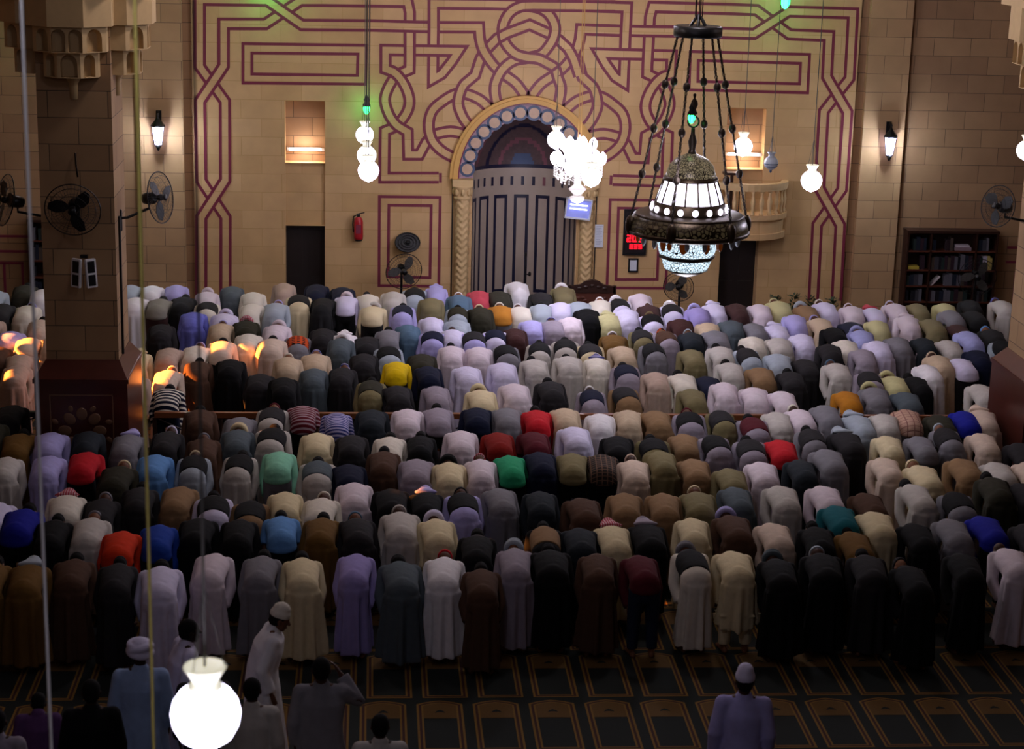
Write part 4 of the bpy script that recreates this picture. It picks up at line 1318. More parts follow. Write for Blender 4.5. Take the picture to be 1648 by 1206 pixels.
def add_hand(bm, w, d, n, s, curl=.4):
    """w wrist, d finger direction, n palm-facing normal, s thumb side"""
    w, d, n, s = V(w), V(d).normalized(), V(n).normalized(), V(s).normalized()
    tube(bm, [w, w + d * .045, w + d * .085], [(.026, .02), (.038, .017), (.036, .014)], side=s, n=10)
    for o, L in ((-.029, .058), (-.010, .076), (.010, .08), (.029, .07)):
        a = w + d * .08 + s * o
        m = a + d * L * .5 + n * L * .15 * curl
        b_ = m + (d * (1 - curl * .5) + n * curl).normalized() * L * .5
        tube(bm, [a, m, b_], [.009, .0085, .0075], n=8)
    a = w + d * .03 + s * .034
    m = a + (d * .6 + s * .7).normalized() * .035
    tube(bm, [a, m, m + (d * .9 + s * .25 + n * .2).normalized() * .03], [.011, .0095, .0085], n=8)
def add_foot(bm, an, toe):
    an, toe = V(an), V(toe)
    d = (toe - an); d.z = 0; d.normalize()
    heel = an - d * .045
    tube(bm, [(heel.x, heel.y, .035), (an.x + d.x * .04, an.y + d.y * .04, .045), (toe.x, toe.y, .025)], [(.034, .034), (.04, .042), (.042, .022)], side=d.cross(V((0, 0, 1))), n=10)
def body_mesh(J, name, vox=.0085):
    bm = bmesh.new()
    tube(bm, [J['pelvis'], J['waist'], J['chest'], J['neck0']], [(.145, .1), (.125, .085), (.15, .1), (.09, .065)], side=J.get('side', (1, 0, 0)), n=18)
    tube(bm, [J['neck0'], V(J['head']) + J['HR'] @ V((0, -.01, -.05))], [.055, .052], n=12)
    add_head(bm, J['head'], J['HR'])
    for s, k in ((-1, 'L'), (1, 'R')):
        tube(bm, [J['neck0'], J['sh' + k]], [.05, .05], n=10)
        tube(bm, [J['sh' + k], J['el' + k], J['wr' + k]], [.046, .036, .025], n=10)
        h = J['hand' + k]
        add_hand(bm, J['wr' + k], h[0], h[1], h[2], J.get('curl', .4))
        tube(bm, [J['hip' + k], J['kn' + k], J['an' + k]], [.078, .053, .036], n=12)
        add_foot(bm, J['an' + k], J['toe' + k])
    return voxel(bm, vox, 2, ('skin',), name)
# bowing: feet at the origin, facing the wall (+y)
def bowJ(low=False):
    J = dict(pelvis=(0, -.07, .87), waist=(0, .13, .93), chest=(0, .35, .965), neck0=(0, .475, .975), head=(0, .60, .865) if low else (0, .63, .945))
    J['HR'] = headframe((0, .75, -.65), (0, -.65, -.75)) if low else headframe((0, 1, -.05), (0, -.1, -1))
    for s, k in ((-1, 'L'), (1, 'R')):
        J['sh' + k] = (s * .172, .40, .945); J['el' + k] = (s * .212, .24, .72); J['wr' + k] = (s * .16, .085, .545)
        J['hand' + k] = (V((-s * .25, -.1, -1)), V((-s * .2, -1, .1)), V((-s, 0, .25)))
        J['hip' + k] = (s * .09, -.07, .86); J['kn' + k] = (s * .115, .0, .48); J['an' + k] = (s * .12, -.03, .09); J['toe' + k] = (s * .15, .14, .03)
    return J
def folds(seed, amp=.13, k1=8):
    r = random.Random(seed); p1, p2, p3 = [r.uniform(0, 6.28) for _ in range(3)]
    def f(a, k): return amp * min(1, k * 1.4) * (sin(k1 * a + p1) + .6 * sin((k1 * 2 - 3) * a + p2) + .4 * sin(5 * a + p3))
    return f
def bow_top(bm, g=0.0, hem=.78, sleeves=True, short=False, arms_only=False, rear=True):
    """the cloth over the back"""
    if not arms_only:
        tube(bm, [(0, .50, .965), (0, .38, .955), (0, .24, .95), (0, .08, .93), (0, -.06, .885)] , [(.1 + g, .07 + g), (.19 + g, .115 + g), (.19 + g, .12 + g), (.175 + g, .13 + g), (.178 + g, .152 + g)], n=28)
        tube(bm, [(0, -.05, .94), (0, -.06, .86), (0, -.055, hem)], [(.13 + g, .11 + g), (.185 + g, .16 + g), (.19 + g, .165 + g)], n=32, flat1=True)
    if sleeves:
        for s in (-1, 1):
            sh, el, wr = V((s * .158, .40, .95)), V((s * .212, .24, .72)), V((s * .165, .09, .56))
            if short: tube(bm, [sh, sh.lerp(el, .85)], [.078 + g, .072 + g], n=14, flat1=True)
            else: tube(bm, [sh, el, wr], [.076 + g, .066 + g, .056 + g], n=14, flat1=True)
def mk_robe(seed, hem=.1, w=1.0):
    bm = bmesh.new(); bow_top(bm, .006, .8)
    tube(bm, [(0, -.05, .93), (0, -.062, .85), (0, -.06, .6), (0, -.045, .35), (0, -.03, hem)], [(.14 * w, .12), (.193 * w, .168), (.205 * w, .175), (.222 * w, .188), (.24 * w, .205)], n=72, flat1=True, fold=folds(seed))
    return voxel(bm, .016, 3, ('cloth',), 'robe')
def mk_trousers(g=.02):
    bm = bmesh.new()
    tube(bm, [(0, -.05, .86), (0, -.065, .82), (0, -.06, .76)], [(.12 + g, .09 + g), (.155 + g, .125 + g), (.15 + g, .11 + g)], n=24)
    for s in (-1, 1):
        tube(bm, [(s * .085, -.065, .82), (s * .11, -.02, .48), (s * .12, -.03, .1)], [.1 + g * .5, .07 + g * .7, .055 + g * .6], n=18, flat1=True, fold=folds(3 + s, .03, 6))
    return voxel(bm, .016, 3, ('cloth',), 'trousers')
def mk_shirt(short, g=.004, hem=.82):
    bm = bmesh.new(); bow_top(bm, g, hem, True, short)
    return voxel(bm, .016, 3, ('cloth',), 'shirt')
def mk_vest():
    bm = bmesh.new(); g = .02
    tube(bm, [(0, .50, .965), (0, .38, .955), (0, .24, .95), (0, .08, .93), (0, -.02, .90)], [(.1 + g, .07 + g), (.175 + g, .115 + g), (.178 + g, .12 + g), (.17 + g, .13 + g), (.165 + g, .15 + g)], n=28, flat1=True)
    return voxel(bm, .016, 3, ('cloth',), 'vest')
def head_things(J, pre):
    c, R = V(J['head']), J['HR']
    P = lambda x, y, z: c + R @ V((x, y, z))
    out = {}
    bm = bmesh.new(); ell(bm, P(0, -.018, .04), (.084, .098, .092), R, 20, 12); ell(bm, P(0, -.035, -.01), (.076, .075, .07), R, 16, 10)
    out['h'] = ('hair', voxel(bm, .01, 2, ('cloth',), 'hair'))
    bm = bmesh.new(); tube(bm, [P(0, -.014, .035), P(0, -.014, .075), P(0, -.014, .112)], [(.088, .104), (.09, .105), (.075, .09)], side=R @ V((1, 0, 0)), n=22, flat0=True)
    out['c'] = ('cap', voxel(bm, .009, 2, ('cloth',), 'cap'))
    bm = bmesh.new()
    ell(bm, P(0, -.014, .08), (.095, .11, .08), R, 18, 10)
    for k, (dz, tl, rr) in enumerate(((.03, .16, .095), (.065, -.2, .095), (.09, .1, .085))):
        torus(bm, P(0, -.014, dz), rr, .037, R @ Matrix.Rotation(tl, 3, 'Y') @ Matrix.Rotation(tl, 3, 'X'), 28, 10)
    out['u'] = ('turban', voxel(bm, .008, 1, ('cloth',), 'turban'))
    bm = bmesh.new()
    ell(bm, P(0, -.02, .03), (.098, .112, .105), R, 20, 12)
    n0 = V(J['neck0']); back = (R @ V((0, -1, 0)))
    tube(bm, [P(0, -.05, .0), P(0, -.075, -.09), n0 + back * .085 - (V(J['chest']) - n0) * -.35], [(.1, .07), (.115, .055), (.15, .035)], side=R @ V((1, 0, 0)), n=24)
    out['q'] = ('headscarf', voxel(bm, .012, 2, ('cloth',), 'headscarf'))
    return out
BJ = bowJ()
BJL = bowJ(True)
MB = {'body': body_mesh(BJ, 'person'), 'bodylow': body_mesh(BJL, 'person')}
MB['robe'] = [mk_robe(1), mk_robe(2, w=1.06), mk_robe(5, w=.94)]
MB['kurta'] = [mk_robe(8, hem=.48)]
MB['shirt'] = [mk_shirt(False), mk_shirt(True)]
MB['trousers'] = [mk_trousers()]
MB['vest'] = [mk_vest()]
HEAD = head_things(BJ, 'bow')
HEAD['-'] = head_things(BJL, 'bow')['h']

PAL = {
 'w': ('E6E2E4', 'white'), 'v': ('D4CEE8', 'lavender-white'), 'vp': ('D8CAD2', 'pinkish white'), 'vl': ('AEA8DC', 'pale lilac'), 'L': ('988CC4', 'lilac'), 'vb': ('A4A8D8', 'pale periwinkle'),
 'bg': ('BEB8B0', 'pale beige-grey'), 'be': ('C4AE92', 'beige'), 'c': ('D8C8A0', 'cream'), 'cm': ('DCD4C4', 'off-white'), 'cp': ('D0BBA8', 'pale peach'), 'cy': ('C0BA88', 'pale yellow'),
 'Y': ('DCB800', 'bright yellow'), 'bp': ('B8A090', 'pinkish beige'), 't': ('8C6E4E', 'tan'), 'to': ('7C7250', 'olive-tan'), 'o': ('4E3628', 'brown'), 'ob': ('6C4E22', 'ochre-brown'), 'or': ('B4741C', 'mustard'),
 'g': ('7C7A80', 'grey'), 'lg': ('A4AEB8', 'light blue-grey'), 'gp': ('988E9A', 'mauve-grey'), 'sg': ('505A60', 'slate-grey'), 'ds': ('22282E', 'dark slate'), 'd': ('262426', 'charcoal'), 'd2': ('302E22', 'dark olive'),
 'k': ('0E0E10', 'black'), 'n': ('10162E', 'navy'), 'B': ('181E90', 'royal blue'), 'B2': ('183C98', 'cobalt blue'), 'lb': ('6090C8', 'sky blue'), 'sb': ('546E84', 'steel blue'), 'bl': ('7074C8', 'periwinkle blue'),
 'B8': ('98AED4', 'pale blue'), 'r': ('C01C28', 'red'), 'ro': ('D03410', 'orange-red'), 'rd': ('801810', 'dark red'), 'rp': ('C04452', 'coral red'), 'mb': ('402422', 'maroon-brown'), 'ma': ('541420', 'maroon'),
 'm': ('86C8A8', 'mint green'), 'tg': ('289868', 'sea green'), 'te': ('16626C', 'teal'), 'pu': ('5C3C68', 'purple'), 'j': ('20283C', 'dark denim'),
 'SN': ('0C1028', 'navy and white striped'), 'SR': ('601824', 'maroon and grey striped'), 'SB': ('303878', 'blue and lilac striped'), 'PL': ('2C2622', 'dark plaid'), 'CK': ('888478', 'grey checked'), 'PP': ('C09A86', 'pink plaid'), 'FL': ('181418', 'orange printed'), 'RW': ('D8C8CC', 'red and white checked'),
}
SPECIAL = {'SN': 'st_navy', 'SR': 'st_red', 'SB': 'st_blue', 'PL': 'plaid', 'CK': 'check', 'PP': 'pinkplaid', 'FL': 'flame', 'RW': 'rw'}
HAIR = ('0C0A0A', 'dark')
_NUM = ['first', 'second', 'third', 'fourth', 'fifth', 'sixth', 'seventh', 'eighth', 'ninth', 'tenth', 'eleventh', 'twelfth', 'thirteenth', 'fourteenth', 'fifteenth', 'sixteenth', 'seventeenth', 'eighteenth', 'nineteenth']
ORD = _NUM + ['twentieth'] + ['twenty-' + x for x in _NUM[:9]] + ['thirtieth'] + ['thirty-' + x for x in _NUM[:9]] + ['fortieth'] + ['forty-' + x for x in _NUM[:9]]
_vmesh = {}
def variant(me, code):
    """striped cloth: same shape, its own material"""
    if code not in SPECIAL: return me
    k = (me.name, code)
    if k not in _vmesh:
        c_ = me.copy(); c_.materials[0] = M[SPECIAL[code]]; _vmesh[k] = c_
    return _vmesh[k]
def child(name, me, code, root):
    o = bpy.data.objects.new(name, variant(me, code)); COL.objects.link(o); o.parent = root
    o.color = (*srgb(PAL[code][0] if code in PAL else code), 1)
    return o
# every worshipper: pixel x and y of the top of the back, cloth code, head covering
# R:robe  S:shirt/trousers  V:vest/robe  K:long shirt and trousers
PEOPLE = '''
-12 905 R.ob h|48 906 R.ob q.lg|122 898 R.o h|192 906 R.d h|262 911 R.v h|341 890 R.vp -|420 893 R.g h|489 897 R.c h|570 891 R.L -|646 903 R.sg h|718 896 R.w c.r|790 914 R.o h|826 882 R.gp u.lg|874 882 R.k h|958 890 R.o -|1030 892 S.ma.j -|1111 885 V.k.cm u.g|1178 886 K.c -|1248 898 R.k u.sg|1318 889 R.k c.lg|1392 890 R.d h|1460 910 R.k c.d|1545 890 R.k -|1622 881 R.vp b
3 808 R.v -|46 817 S.B.k h|96 836 R.k h|152 830 R.bg c.g|197 853 S.ro.k -|241 843 S.B2.n -|317 832 R.k -|386 835 R.k -|453 829 S.lb.k h|517 828 R.ob h|577 832 R.d c.sb|645 823 R.bg c.bg|716 834 R.c u.v|772 860 R.k h|866 848 V.t.k h|920 848 R.ds -|978 845 R.c q.RW|1038 842 S.k.k q.gp|1110 832 R.c -|1178 828 R.o u.vl|1244 840 R.cp -|1311 846 R.k h|1377 850 R.ob h|1440 842 R.k -|1528 834 R.g -|1592 830 S.B.k -|1642 842 R.d -
100 795 R.cm q.RW|165 804 R.d c.g|226 783 R.d h|287 782 R.t -|347 797 V.k.v h|408 806 V.k.t -|464 790 R.c -|511 803 R.cm c.cm|570 775 R.vp -|632 785 R.k -|684 790 R.k q.vl|745 793 V.k.vl c.d|806 784 R.g -|868 789 R.ds -|938 800 R.o -|1002 792 R.t -|1064 793 R.t -|1120 790 R.to c.c|1182 783 R.sg -|1256 781 R.bg -|1326 781 R.vp -|1395 792 R.o -|1372 818 S.te.k -|1407 822 R.c -|1474 779 R.bg h|1533 792 V.k.g -|1594 767 R.d2 h|1645 776 R.d -
14 734 R.bg -|80 732 R.vl -|138 726 S.r.k -|190 748 R.d2 c.c|249 730 R.lb -|314 732 V.k.lg c.c|385 731 V.k.bg h|449 725 S.m.g -|512 741 V.sg.bg h|563 746 R.n -|617 724 R.o h|668 737 R.gp -|724 743 R.c u.k|774 738 R.vp c.RW|838 732 S.tg.k -|866 726 R.n -|911 728 S.to.k -|970 729 S.PL.k -|1024 739 R.cp c.cp|1055 722 R.to -|1108 737 R.t -|1166 752 R.to -|1223 742 R.vp -|1286 738 R.ds -|1332 722 R.g -|1422 735 R.cp -|1482 748 R.c c.c|1551 737 R.t -|1606 742 R.bg -|1645 742 R.cp -
-8 678 R.d2 -|38 686 R.ob h|91 682 R.vl -|150 680 R.ds -|209 690 R.g q.vl|269 693 R.d c.v|331 704 R.o c.g|384 688 R.sg u.c|437 688 V.k.bg h|511 695 R.c -|566 698 R.d -|627 703 R.cm h|674 699 R.k h|741 692 R.vp -|802 694 S.rd.k -|860 693 S.ma.k -|931 685 R.v -|990 700 R.k -|1050 706 V.k.to h|1099 697 R.t -|1150 700 V.k.gp -|1204 706 V.d.gp h|1253 706 S.r.k -|1302 690 V.d.g h|1361 694 R.d q.lg|1425 700 R.c -|1478 700 S.g.sg -|1518 688 V.d.g c.lg|1578 696 R.cp -|1640 712 R.d -
20 650 R.d -|325 657 R.o h|385 672 R.g -|438 655 V.d.bg c.ma|490 645 S.SR.k -|543 662 S.SB.k -|598 658 R.ds -|655 657 R.vp -|705 655 S.gp.k h|765 648 S.n.n -|818 655 R.g -|862 658 S.r.mb h|905 654 R.be -|957 664 R.w -|1008 658 R.be -|1055 659 R.t -|1106 662 V.k.gp c.ma|1160 660 V.d.to -|1214 672 V.ma.gp h|1257 662 R.bg -|1308 652 R.vp c.cm|1357 667 R.lg q.lg|1402 664 R.bg -|1455 658 S.PP.g -|1508 667 R.d2 -|1563 660 S.B.k -|1612 659 R.cp q.cp
269 624 S.SN.n h|597 612 V.d2.to h|640 619 R.d -|703 620 R.gp -|776 632 R.c u.c|829 616 R.vp -|886 612 R.d h|951 628 V.n.gp c.w|1006 622 V.d.t -|1113 624 R.to -|1161 611 R.vp -|1214 622 R.vp -|1254 628 R.vp -|1325 645 R.g -|1361 628 S.or.d -|1408 622 R.g u.cy|1456 633 R.sg -|1576 617 R.bg -|30 587 R.bp -|224 603 R.bp -
320 580 R.o h|263 594 R.cp c.cp|372 576 R.k -|425 600 R.d -|491 591 R.sg -|546 590 R.d c.SB|637 580 S.Y.d -|690 588 S.n.k -|752 588 R.v -|809 582 R.v -|859 574 R.bg h|912 570 R.bg h|957 571 R.cm q.SB|1013 586 V.n.gp h|1060 597 R.bp -|1095 600 R.cm h|1130 607 S.n.n -|1173 582 R.bg h|1226 590 S.t.d -|1267 596 R.d h|1312 577 R.d -|1361 583 R.bg c.sb|1399 598 V.d.gp -|1434 604 R.cy u.cy|1500 585 R.w -|1557 575 S.v.d -|1592 576 R.bg q.RW|1447 605 R.k h|460 606 R.k -
274 558 R.bp -|321 555 R.cm c.vl|373 547 S.cp.k h|474 573 R.be c.cm|517 568 R.be c.SB|574 562 R.d -|627 557 V.k.lg -|678 568 R.d2 -|726 555 R.vp h|769 557 R.vp -|815 555 V.k.g -|869 553 V.k.bg h|912 547 V.k.bg h|945 556 V.d.c h|1002 556 R.be -|1051 552 V.k.g -|1113 561 R.to -|1159 556 R.bg h|1203 560 V.d.lg h|1249 568 R.lg -|1332 552 R.d -|1386 557 R.gp -|1361 545 R.cm -|1483 542 R.ds -|1519 570 R.be c.be|1602 546 V.k.lg -|1553 562 R.n -
224 565 R.c q.c|425 543 R.cp h|484 540 V.FL.g -|365 519 R.be c.vl|404 534 R.cm -|443 521 R.vp u.vp|518 527 R.d -|553 540 R.w q.w|601 540 R.d -|634 529 R.g h|674 532 V.n.vl -|729 528 R.v c.lg|767 533 V.d.vl -|804 530 V.n.v -|833 527 R.mb -|985 537 R.ob c.w|1034 530 V.d.to h|1070 532 V.o.gp c.FL|1110 533 R.ds c.lg|1156 528 R.g -|1210 540 R.cm -|1251 542 R.bg -|1289 536 R.v -|1345 527 R.k -|1404 542 R.v -|1439 541 R.g -|1524 546 R.bg -|1559 528 R.vb -|1590 530 R.k c.lb
262 520 R.d -|313 501 R.bl -|362 503 R.v u.v|388 516 R.d2 u.RW|560 543 R.sg u.w|690 509 R.v -|884 514 R.gp c.SB|920 509 R.vp -|960 504 R.cy q.cy|996 496 R.v -|1034 505 V.k.v c.to|1104 512 R.mb -|1141 518 R.be -|1174 514 R.sg -|1207 519 R.g -|1253 521 R.v q.v|1280 505 R.vl -|1321 513 R.be c.vl|1373 519 R.n -|1378 532 R.vb u.vb|1409 514 R.cy -|1457 507 R.vp q.vp|1498 512 R.to -|1536 521 R.mb -|660 521 R.sb -|850 514 R.vl -|735 512 R.lg -
228 477 R.w -|264 479 S.CK.mb h|336 484 V.k.cm -|408 486 R.cm -|444 486 R.lg c.vl|480 474 V.k.c -|515 478 R.k -|562 473 S.v.k u.vp|604 489 S.c.k u.bg|647 489 V.n.vl h|693 478 R.to -|739 495 V.d2.lg h|775 493 R.d2 c.c|813 490 S.or.g c.cm|847 492 R.cm c.w|878 488 R.lg h|911 485 R.v -|942 495 R.k -|983 480 V.k.v u.w|1045 487 R.mb c.w|1085 489 V.k.v u.w|1114 496 R.L u.vl|1146 487 R.v q.v|1184 487 R.mb -|1219 488 R.vp -|1290 490 R.t u.lg|1330 485 R.v c.cm|1370 491 R.vp c.vp|1407 494 R.v q.RW|1443 487 R.vp c.v|1520 500 R.g -|1562 496 R.k -|296 476 R.k h
214 457 R.lg -|242 458 R.w -|283 457 R.vl -|326 469 R.vp u.vp|367 459 R.sg -|410 470 R.cm -|458 454 R.bp -|509 456 R.n -|550 462 R.n -|588 474 R.cm h|632 469 R.bg -|669 463 V.k.lg c.FL|705 460 R.vl q.vl|739 473 R.sb c.w|771 466 S.rp.k -|803 467 R.d2 -|836 452 R.w -|862 469 R.d -|899 460 R.to u.w|936 484 R.lg -|962 481 R.cm c.w|1022 473 R.vp -|1251 483 R.cy c.cy|1480 487 R.to -|1518 487 R.cy -|1562 484 R.k -|1610 482 R.bg c.bl
8 466 R.lg -|38 457 R.d2 h|62 464 R.w -|12 487 R.d -|37 490 R.cm c.vl|4 512 R.bp -|54 513 R.cp h|18 531 R.vl -|47 543 R.cp -|8 556 R.o -|46 567 R.bp -|66 540 R.cp -
'''
ROW0, PITCH_ROW = -17.1, 1.25
plist = []
for ln in PEOPLE.strip().split('\n'):
    for it in ln.split('|'):
        a = it.split()
        px, py = float(a[0]), float(a[1])
        g = a[2].split('.'); h = a[3].split('.')
        plist.append(dict(px=px, py=py, t=g[0], c1=g[1], c2=g[2] if len(g) > 2 else g[1], h=h[0], hc=h[1] if len(h) > 1 else None))
rnd = random.Random(11)
TOP = 1.075
for d in plist:
    q = atz(d['px'], d['py'] + 1, TOP)
    yf = q.y - .40
    row = max(0, min(12, round((yf - ROW0) / PITCH_ROW)))
    yr = ROW0 + row * PITCH_ROW
    if yf > yr + .33: Yf = yr + .33
    elif yf < yr - .33: Yf = yr - .33
    else: Yf = yf
    Yf = min(Yf, -1.35)
    w = at(d['px'], d['py'] + 1, Yf + .40)
    s = w.z / TOP
    s = max(.86, min(1.12, s))
    d.update(x=w.x, y=Yf, s=s, row=row)
    # keep clear of barrier and pillars
def clear_pillar(d):
    for x0, x1 in ((PX0 - .2, PX1 + .2), (RX0 - .2, RX0 + 2)):
        if x0 - .28 < d['x'] < x1 + .28 and -12.2 < d['y'] < -9.6:
            if d['y'] < -11.2: d['y'] = min(d['y'], -12.15 if d['y'] < -11.6 else -12.05)
            else:
                d['x'] = x0 - .29 if d['x'] < (x0 + x1) / 2 else x1 + .29
for d in plist:
    clear_pillar(d)
    if -10.75 < d['y'] < -9.72:
        d['y'] = -10.72 if d['y'] < -10.3 else -9.72
# ease apart neighbours that stand closer than shoulder width
for _ in range(14):
    for i, a in enumerate(plist):
        for b in plist[i + 1:]:
            dx, dy = b['x'] - a['x'], b['y'] - a['y']
            if abs(dx) < .42 and abs(dy) < .80:
                if abs(dx) > .2 or abs(dy) < .45:
                    m = (.43 - abs(dx)) / 2 * (1 if dx >= 0 else -1) * .45; a['x'] -= m; b['x'] += m
                else:
                    m = (.80 - abs(dy)) / 2 * (1 if dy >= 0 else -1) * .3; a['y'] -= m; b['y'] += m
for d in plist:
    clear_pillar(d)
    d['y'] = min(d['y'], -1.3)
plist.sort(key=lambda d: (d['row'], d['x']))
cnt = {}
def look(d, full=True):
    n1, n2 = PAL[d['c1']][1], PAL[d['c2']][1]
    if d['t'] == 'R': s = n1 + ' robe'
    elif d['t'] == 'S': s = n1 + ' shirt' + (' and %s trousers' % n2 if full else '')
    elif d['t'] == 'V': s = n1 + ' vest over %s robe' % n2 if full else n1 + ' vest'
    else: s = n1 + ' long shirt and trousers'
    if full:
        k = {'c': 'cap', 'u': 'turban', 'q': 'headscarf'}.get(d['h'])
        if k: s += ' and ' + PAL[d['hc']][1] + ' ' + k
    return s
byrow = {}
for d in plist: byrow.setdefault(d['row'], []).append(d)
for r, L in byrow.items():
    L.sort(key=lambda d: d['x'])
    for i, d in enumerate(L):
        d['i'] = i; d['left'] = L[i - 1] if i else None; d['right'] = L[i + 1] if i + 1 < len(L) else None
rown = lambda r: (ORD[r] + ' row from the viewer') if r else 'row nearest the viewer'
cands = []
for d in plist:
    A = [ 'bowing person in ' + look(d) ]
    rs = ', ' + ('nearest row' if d['row'] == 0 else ORD[d['row']] + ' nearest row')
    if d['left']: A.append('bowing person in ' + look(d) + ', right of %s' % look(d['left'], False) + rs)
    if d['right']: A.append('bowing person in ' + look(d) + ', left of %s' % look(d['right'], False) + rs)
    A.append('bowing person in ' + look(d, False) + ', %s' % rown(d['row']))
    A.append('bowing, %s, %s in %s' % (look(d, False), ORD[d['i']] + ' from left', rown(d['row'])))
    d['A'] = [a for a in A if len(a.split()) <= 16]
    cands.append(d['A'])
from collections import Counter
tot = Counter(a for A in cands for a in A)
for d in plist:
    lab = next((a for a in d['A'] if tot[a] == 1), None)
    if lab is None: lab = 'bowing person %s from left in %s' % (ORD[d['i']], rown(d['row']))
    d['label'] = lab
SKINS = ['5A3A28', '6B4430', '4A2C1E', '7A5038', '3E2418']
FAR = sorted(plist, key=lambda d: (CAM - V((d['x'], d['y'], 1))).length)[300:]
FARID = {id(d) for d in FAR}
for d in plist:
    if id(d) in FARID: continue
    o = bpy.data.objects.new('person', MB['bodylow' if d['h'] == '-' else 'body']); COL.objects.link(o)
    sx = rnd.uniform(.93, 1.05)
    o.location = (d['x'], d['y'], 0); o.rotation_euler = (0, 0, rnd.uniform(-.07, .07)); o.scale = (sx, rnd.uniform(.96, 1.04), d['s'])
    o.color = (*srgb(rnd.choice(SKINS)), 1)
    tag(o, d['label'], 'person', 'worshippers bowing in rows')
    if d['t'] == 'R': child('robe', rnd.choice(MB['robe']), d['c1'], o)
    elif d['t'] == 'K': child('long_shirt', MB['kurta'][0], d['c1'], o); child('trousers', MB['trousers'][0], d['c1'], o)
    elif d['t'] == 'S': child('shirt', MB['shirt'][1 if rnd.random() < .35 and d['c1'] not in ('SN',) else 0], d['c1'], o); child('trousers', MB['trousers'][0], d['c2'], o)
    elif d['t'] == 'V': child('robe', rnd.choice(MB['robe']), d['c2'], o); child('vest', MB['vest'][0], d['c1'], o)
    if d['h'] in ('c', 'u', 'q'):
        nm, me = HEAD[d['h']]; child(nm, me, d['hc'], o)
    if d['h'] != 'b' and d['h'] != 'q':
        child('hair', HEAD[d['h']][1], HAIR[0], o) if d['h'] in ('h', '-') else None

# past the 300 nearest, the farthest worshippers are one object
def lowres(me, ratio=.12):
    o = bpy.data.objects.new('tmp', me); COL.objects.link(o)
    m = o.modifiers.new('d', 'DECIMATE'); m.ratio = ratio
    out = evaluated(o); bpy.data.objects.remove(o)
    return out
_low = {}
def low(me):
    if me.name not in _low: _low[me.name] = lowres(me, .1 if me.name.startswith('person') else .25)
    return _low[me.name]
vs, fs_, cols, mis = [], [], [], []
FM = ['crowd_cloth'] + list(SPECIAL.values())
M['crowd_cloth'], _nt, _b = newmat('crowd_cloth')
_at = N(_nt, 'ShaderNodeAttribute', attribute_name='Col')
_nt.links.new(_at.outputs['Color'], _b.inputs['Base Color']); _b.inputs['Roughness'].default_value = .9
def add_far(me, code, mt):
    me = low(me)
    c_ = srgb(PAL[code][0] if code in PAL else code)
    n0 = len(vs)
    vs.extend([tuple(mt @ v.co) for v in me.vertices])
    cols.extend([(*c_, 1)] * len(me.vertices))
    fs_.extend([tuple(n0 + i for i in p_.vertices) for p_ in me.polygons])
for d in FAR:
    mt = Matrix.Translation((d['x'], d['y'], 0)) @ Matrix.Rotation(rnd.uniform(-.07, .07), 4, 'Z') @ Matrix.Diagonal((rnd.uniform(.93, 1.05), 1, d['s'], 1))
    add_far(MB['bodylow' if d['h'] == '-' else 'body'], rnd.choice(SKINS), mt)
    if d['t'] in 'RV': add_far(MB['robe'][0], d['c2'] if d['t'] == 'V' else d['c1'], mt)
    if d['t'] == 'V': add_far(MB['vest'][0], d['c1'], mt)
    if d['t'] in 'SK': add_far(MB['shirt'][0], d['c1'], mt); add_far(MB['trousers'][0], d['c2'], mt)
    if d['h'] in ('c', 'u', 'q'): add_far(HEAD[d['h']][1], 'rp' if d['hc'] == 'RW' else 'ob' if d['hc'] == 'FL' else d['hc'], mt)
    else: add_far(HEAD['-' if d['h'] == '-' else 'h'][1], HAIR[0], mt)
me = bpy.data.meshes.new('crowd'); me.from_pydata(vs, [], fs_)
me.polygons.foreach_set('use_smooth', [True] * len(me.polygons))
ca = me.color_attributes.new('Col', 'FLOAT_COLOR', 'POINT'); ca.data.foreach_set('color', [x for c_ in cols for x in c_])
me.materials.append(M['crowd_cloth'])
co = bpy.data.objects.new('crowd', me); COL.objects.link(co)
tag(co, 'farthest bowing people in the rows right before the back wall', 'people', None, 'stuff')

# ------------------------------------------------------------------ people standing and walking at the back
def standJ(lean=0.0, head=(0, .02, 1.62), hf=(0, 1, -.1), hu=(0, 0, 1), armL=None, armR=None, step=0.0, sh=.185):
    J = dict(pelvis=(0, 0, .93), waist=(0, .0, 1.1), chest=(0, lean * .6, 1.3), neck0=(0, lean, 1.46), head=head, HR=headframe(hu, hf))
    for s, k, arm in ((-1, 'L', armL), (1, 'R', armR)):
        J['sh' + k] = (s * sh, lean * .9, 1.41)
        arm = arm or ((s * .24, -.02, 1.13), (s * .235, .06, .89))
        J['el' + k], J['wr' + k] = arm
        d = (V(arm[1]) - V(arm[0])).normalized()
        n = V((-s, 0, 0)); n = (n - d * n.dot(d)).normalized()
        J['hand' + k] = (d, n, d.cross(n) * (-s) if abs(d.z) > .5 else V((0, 0, 1)))
        st = step * s
        J['hip' + k] = (s * .09, 0, .9); J['kn' + k] = (s * .1, st * .5 + .02, .5); J['an' + k] = (s * .1, st - .03, .09); J['toe' + k] = (s * .12, st + .15, .03)
    return J
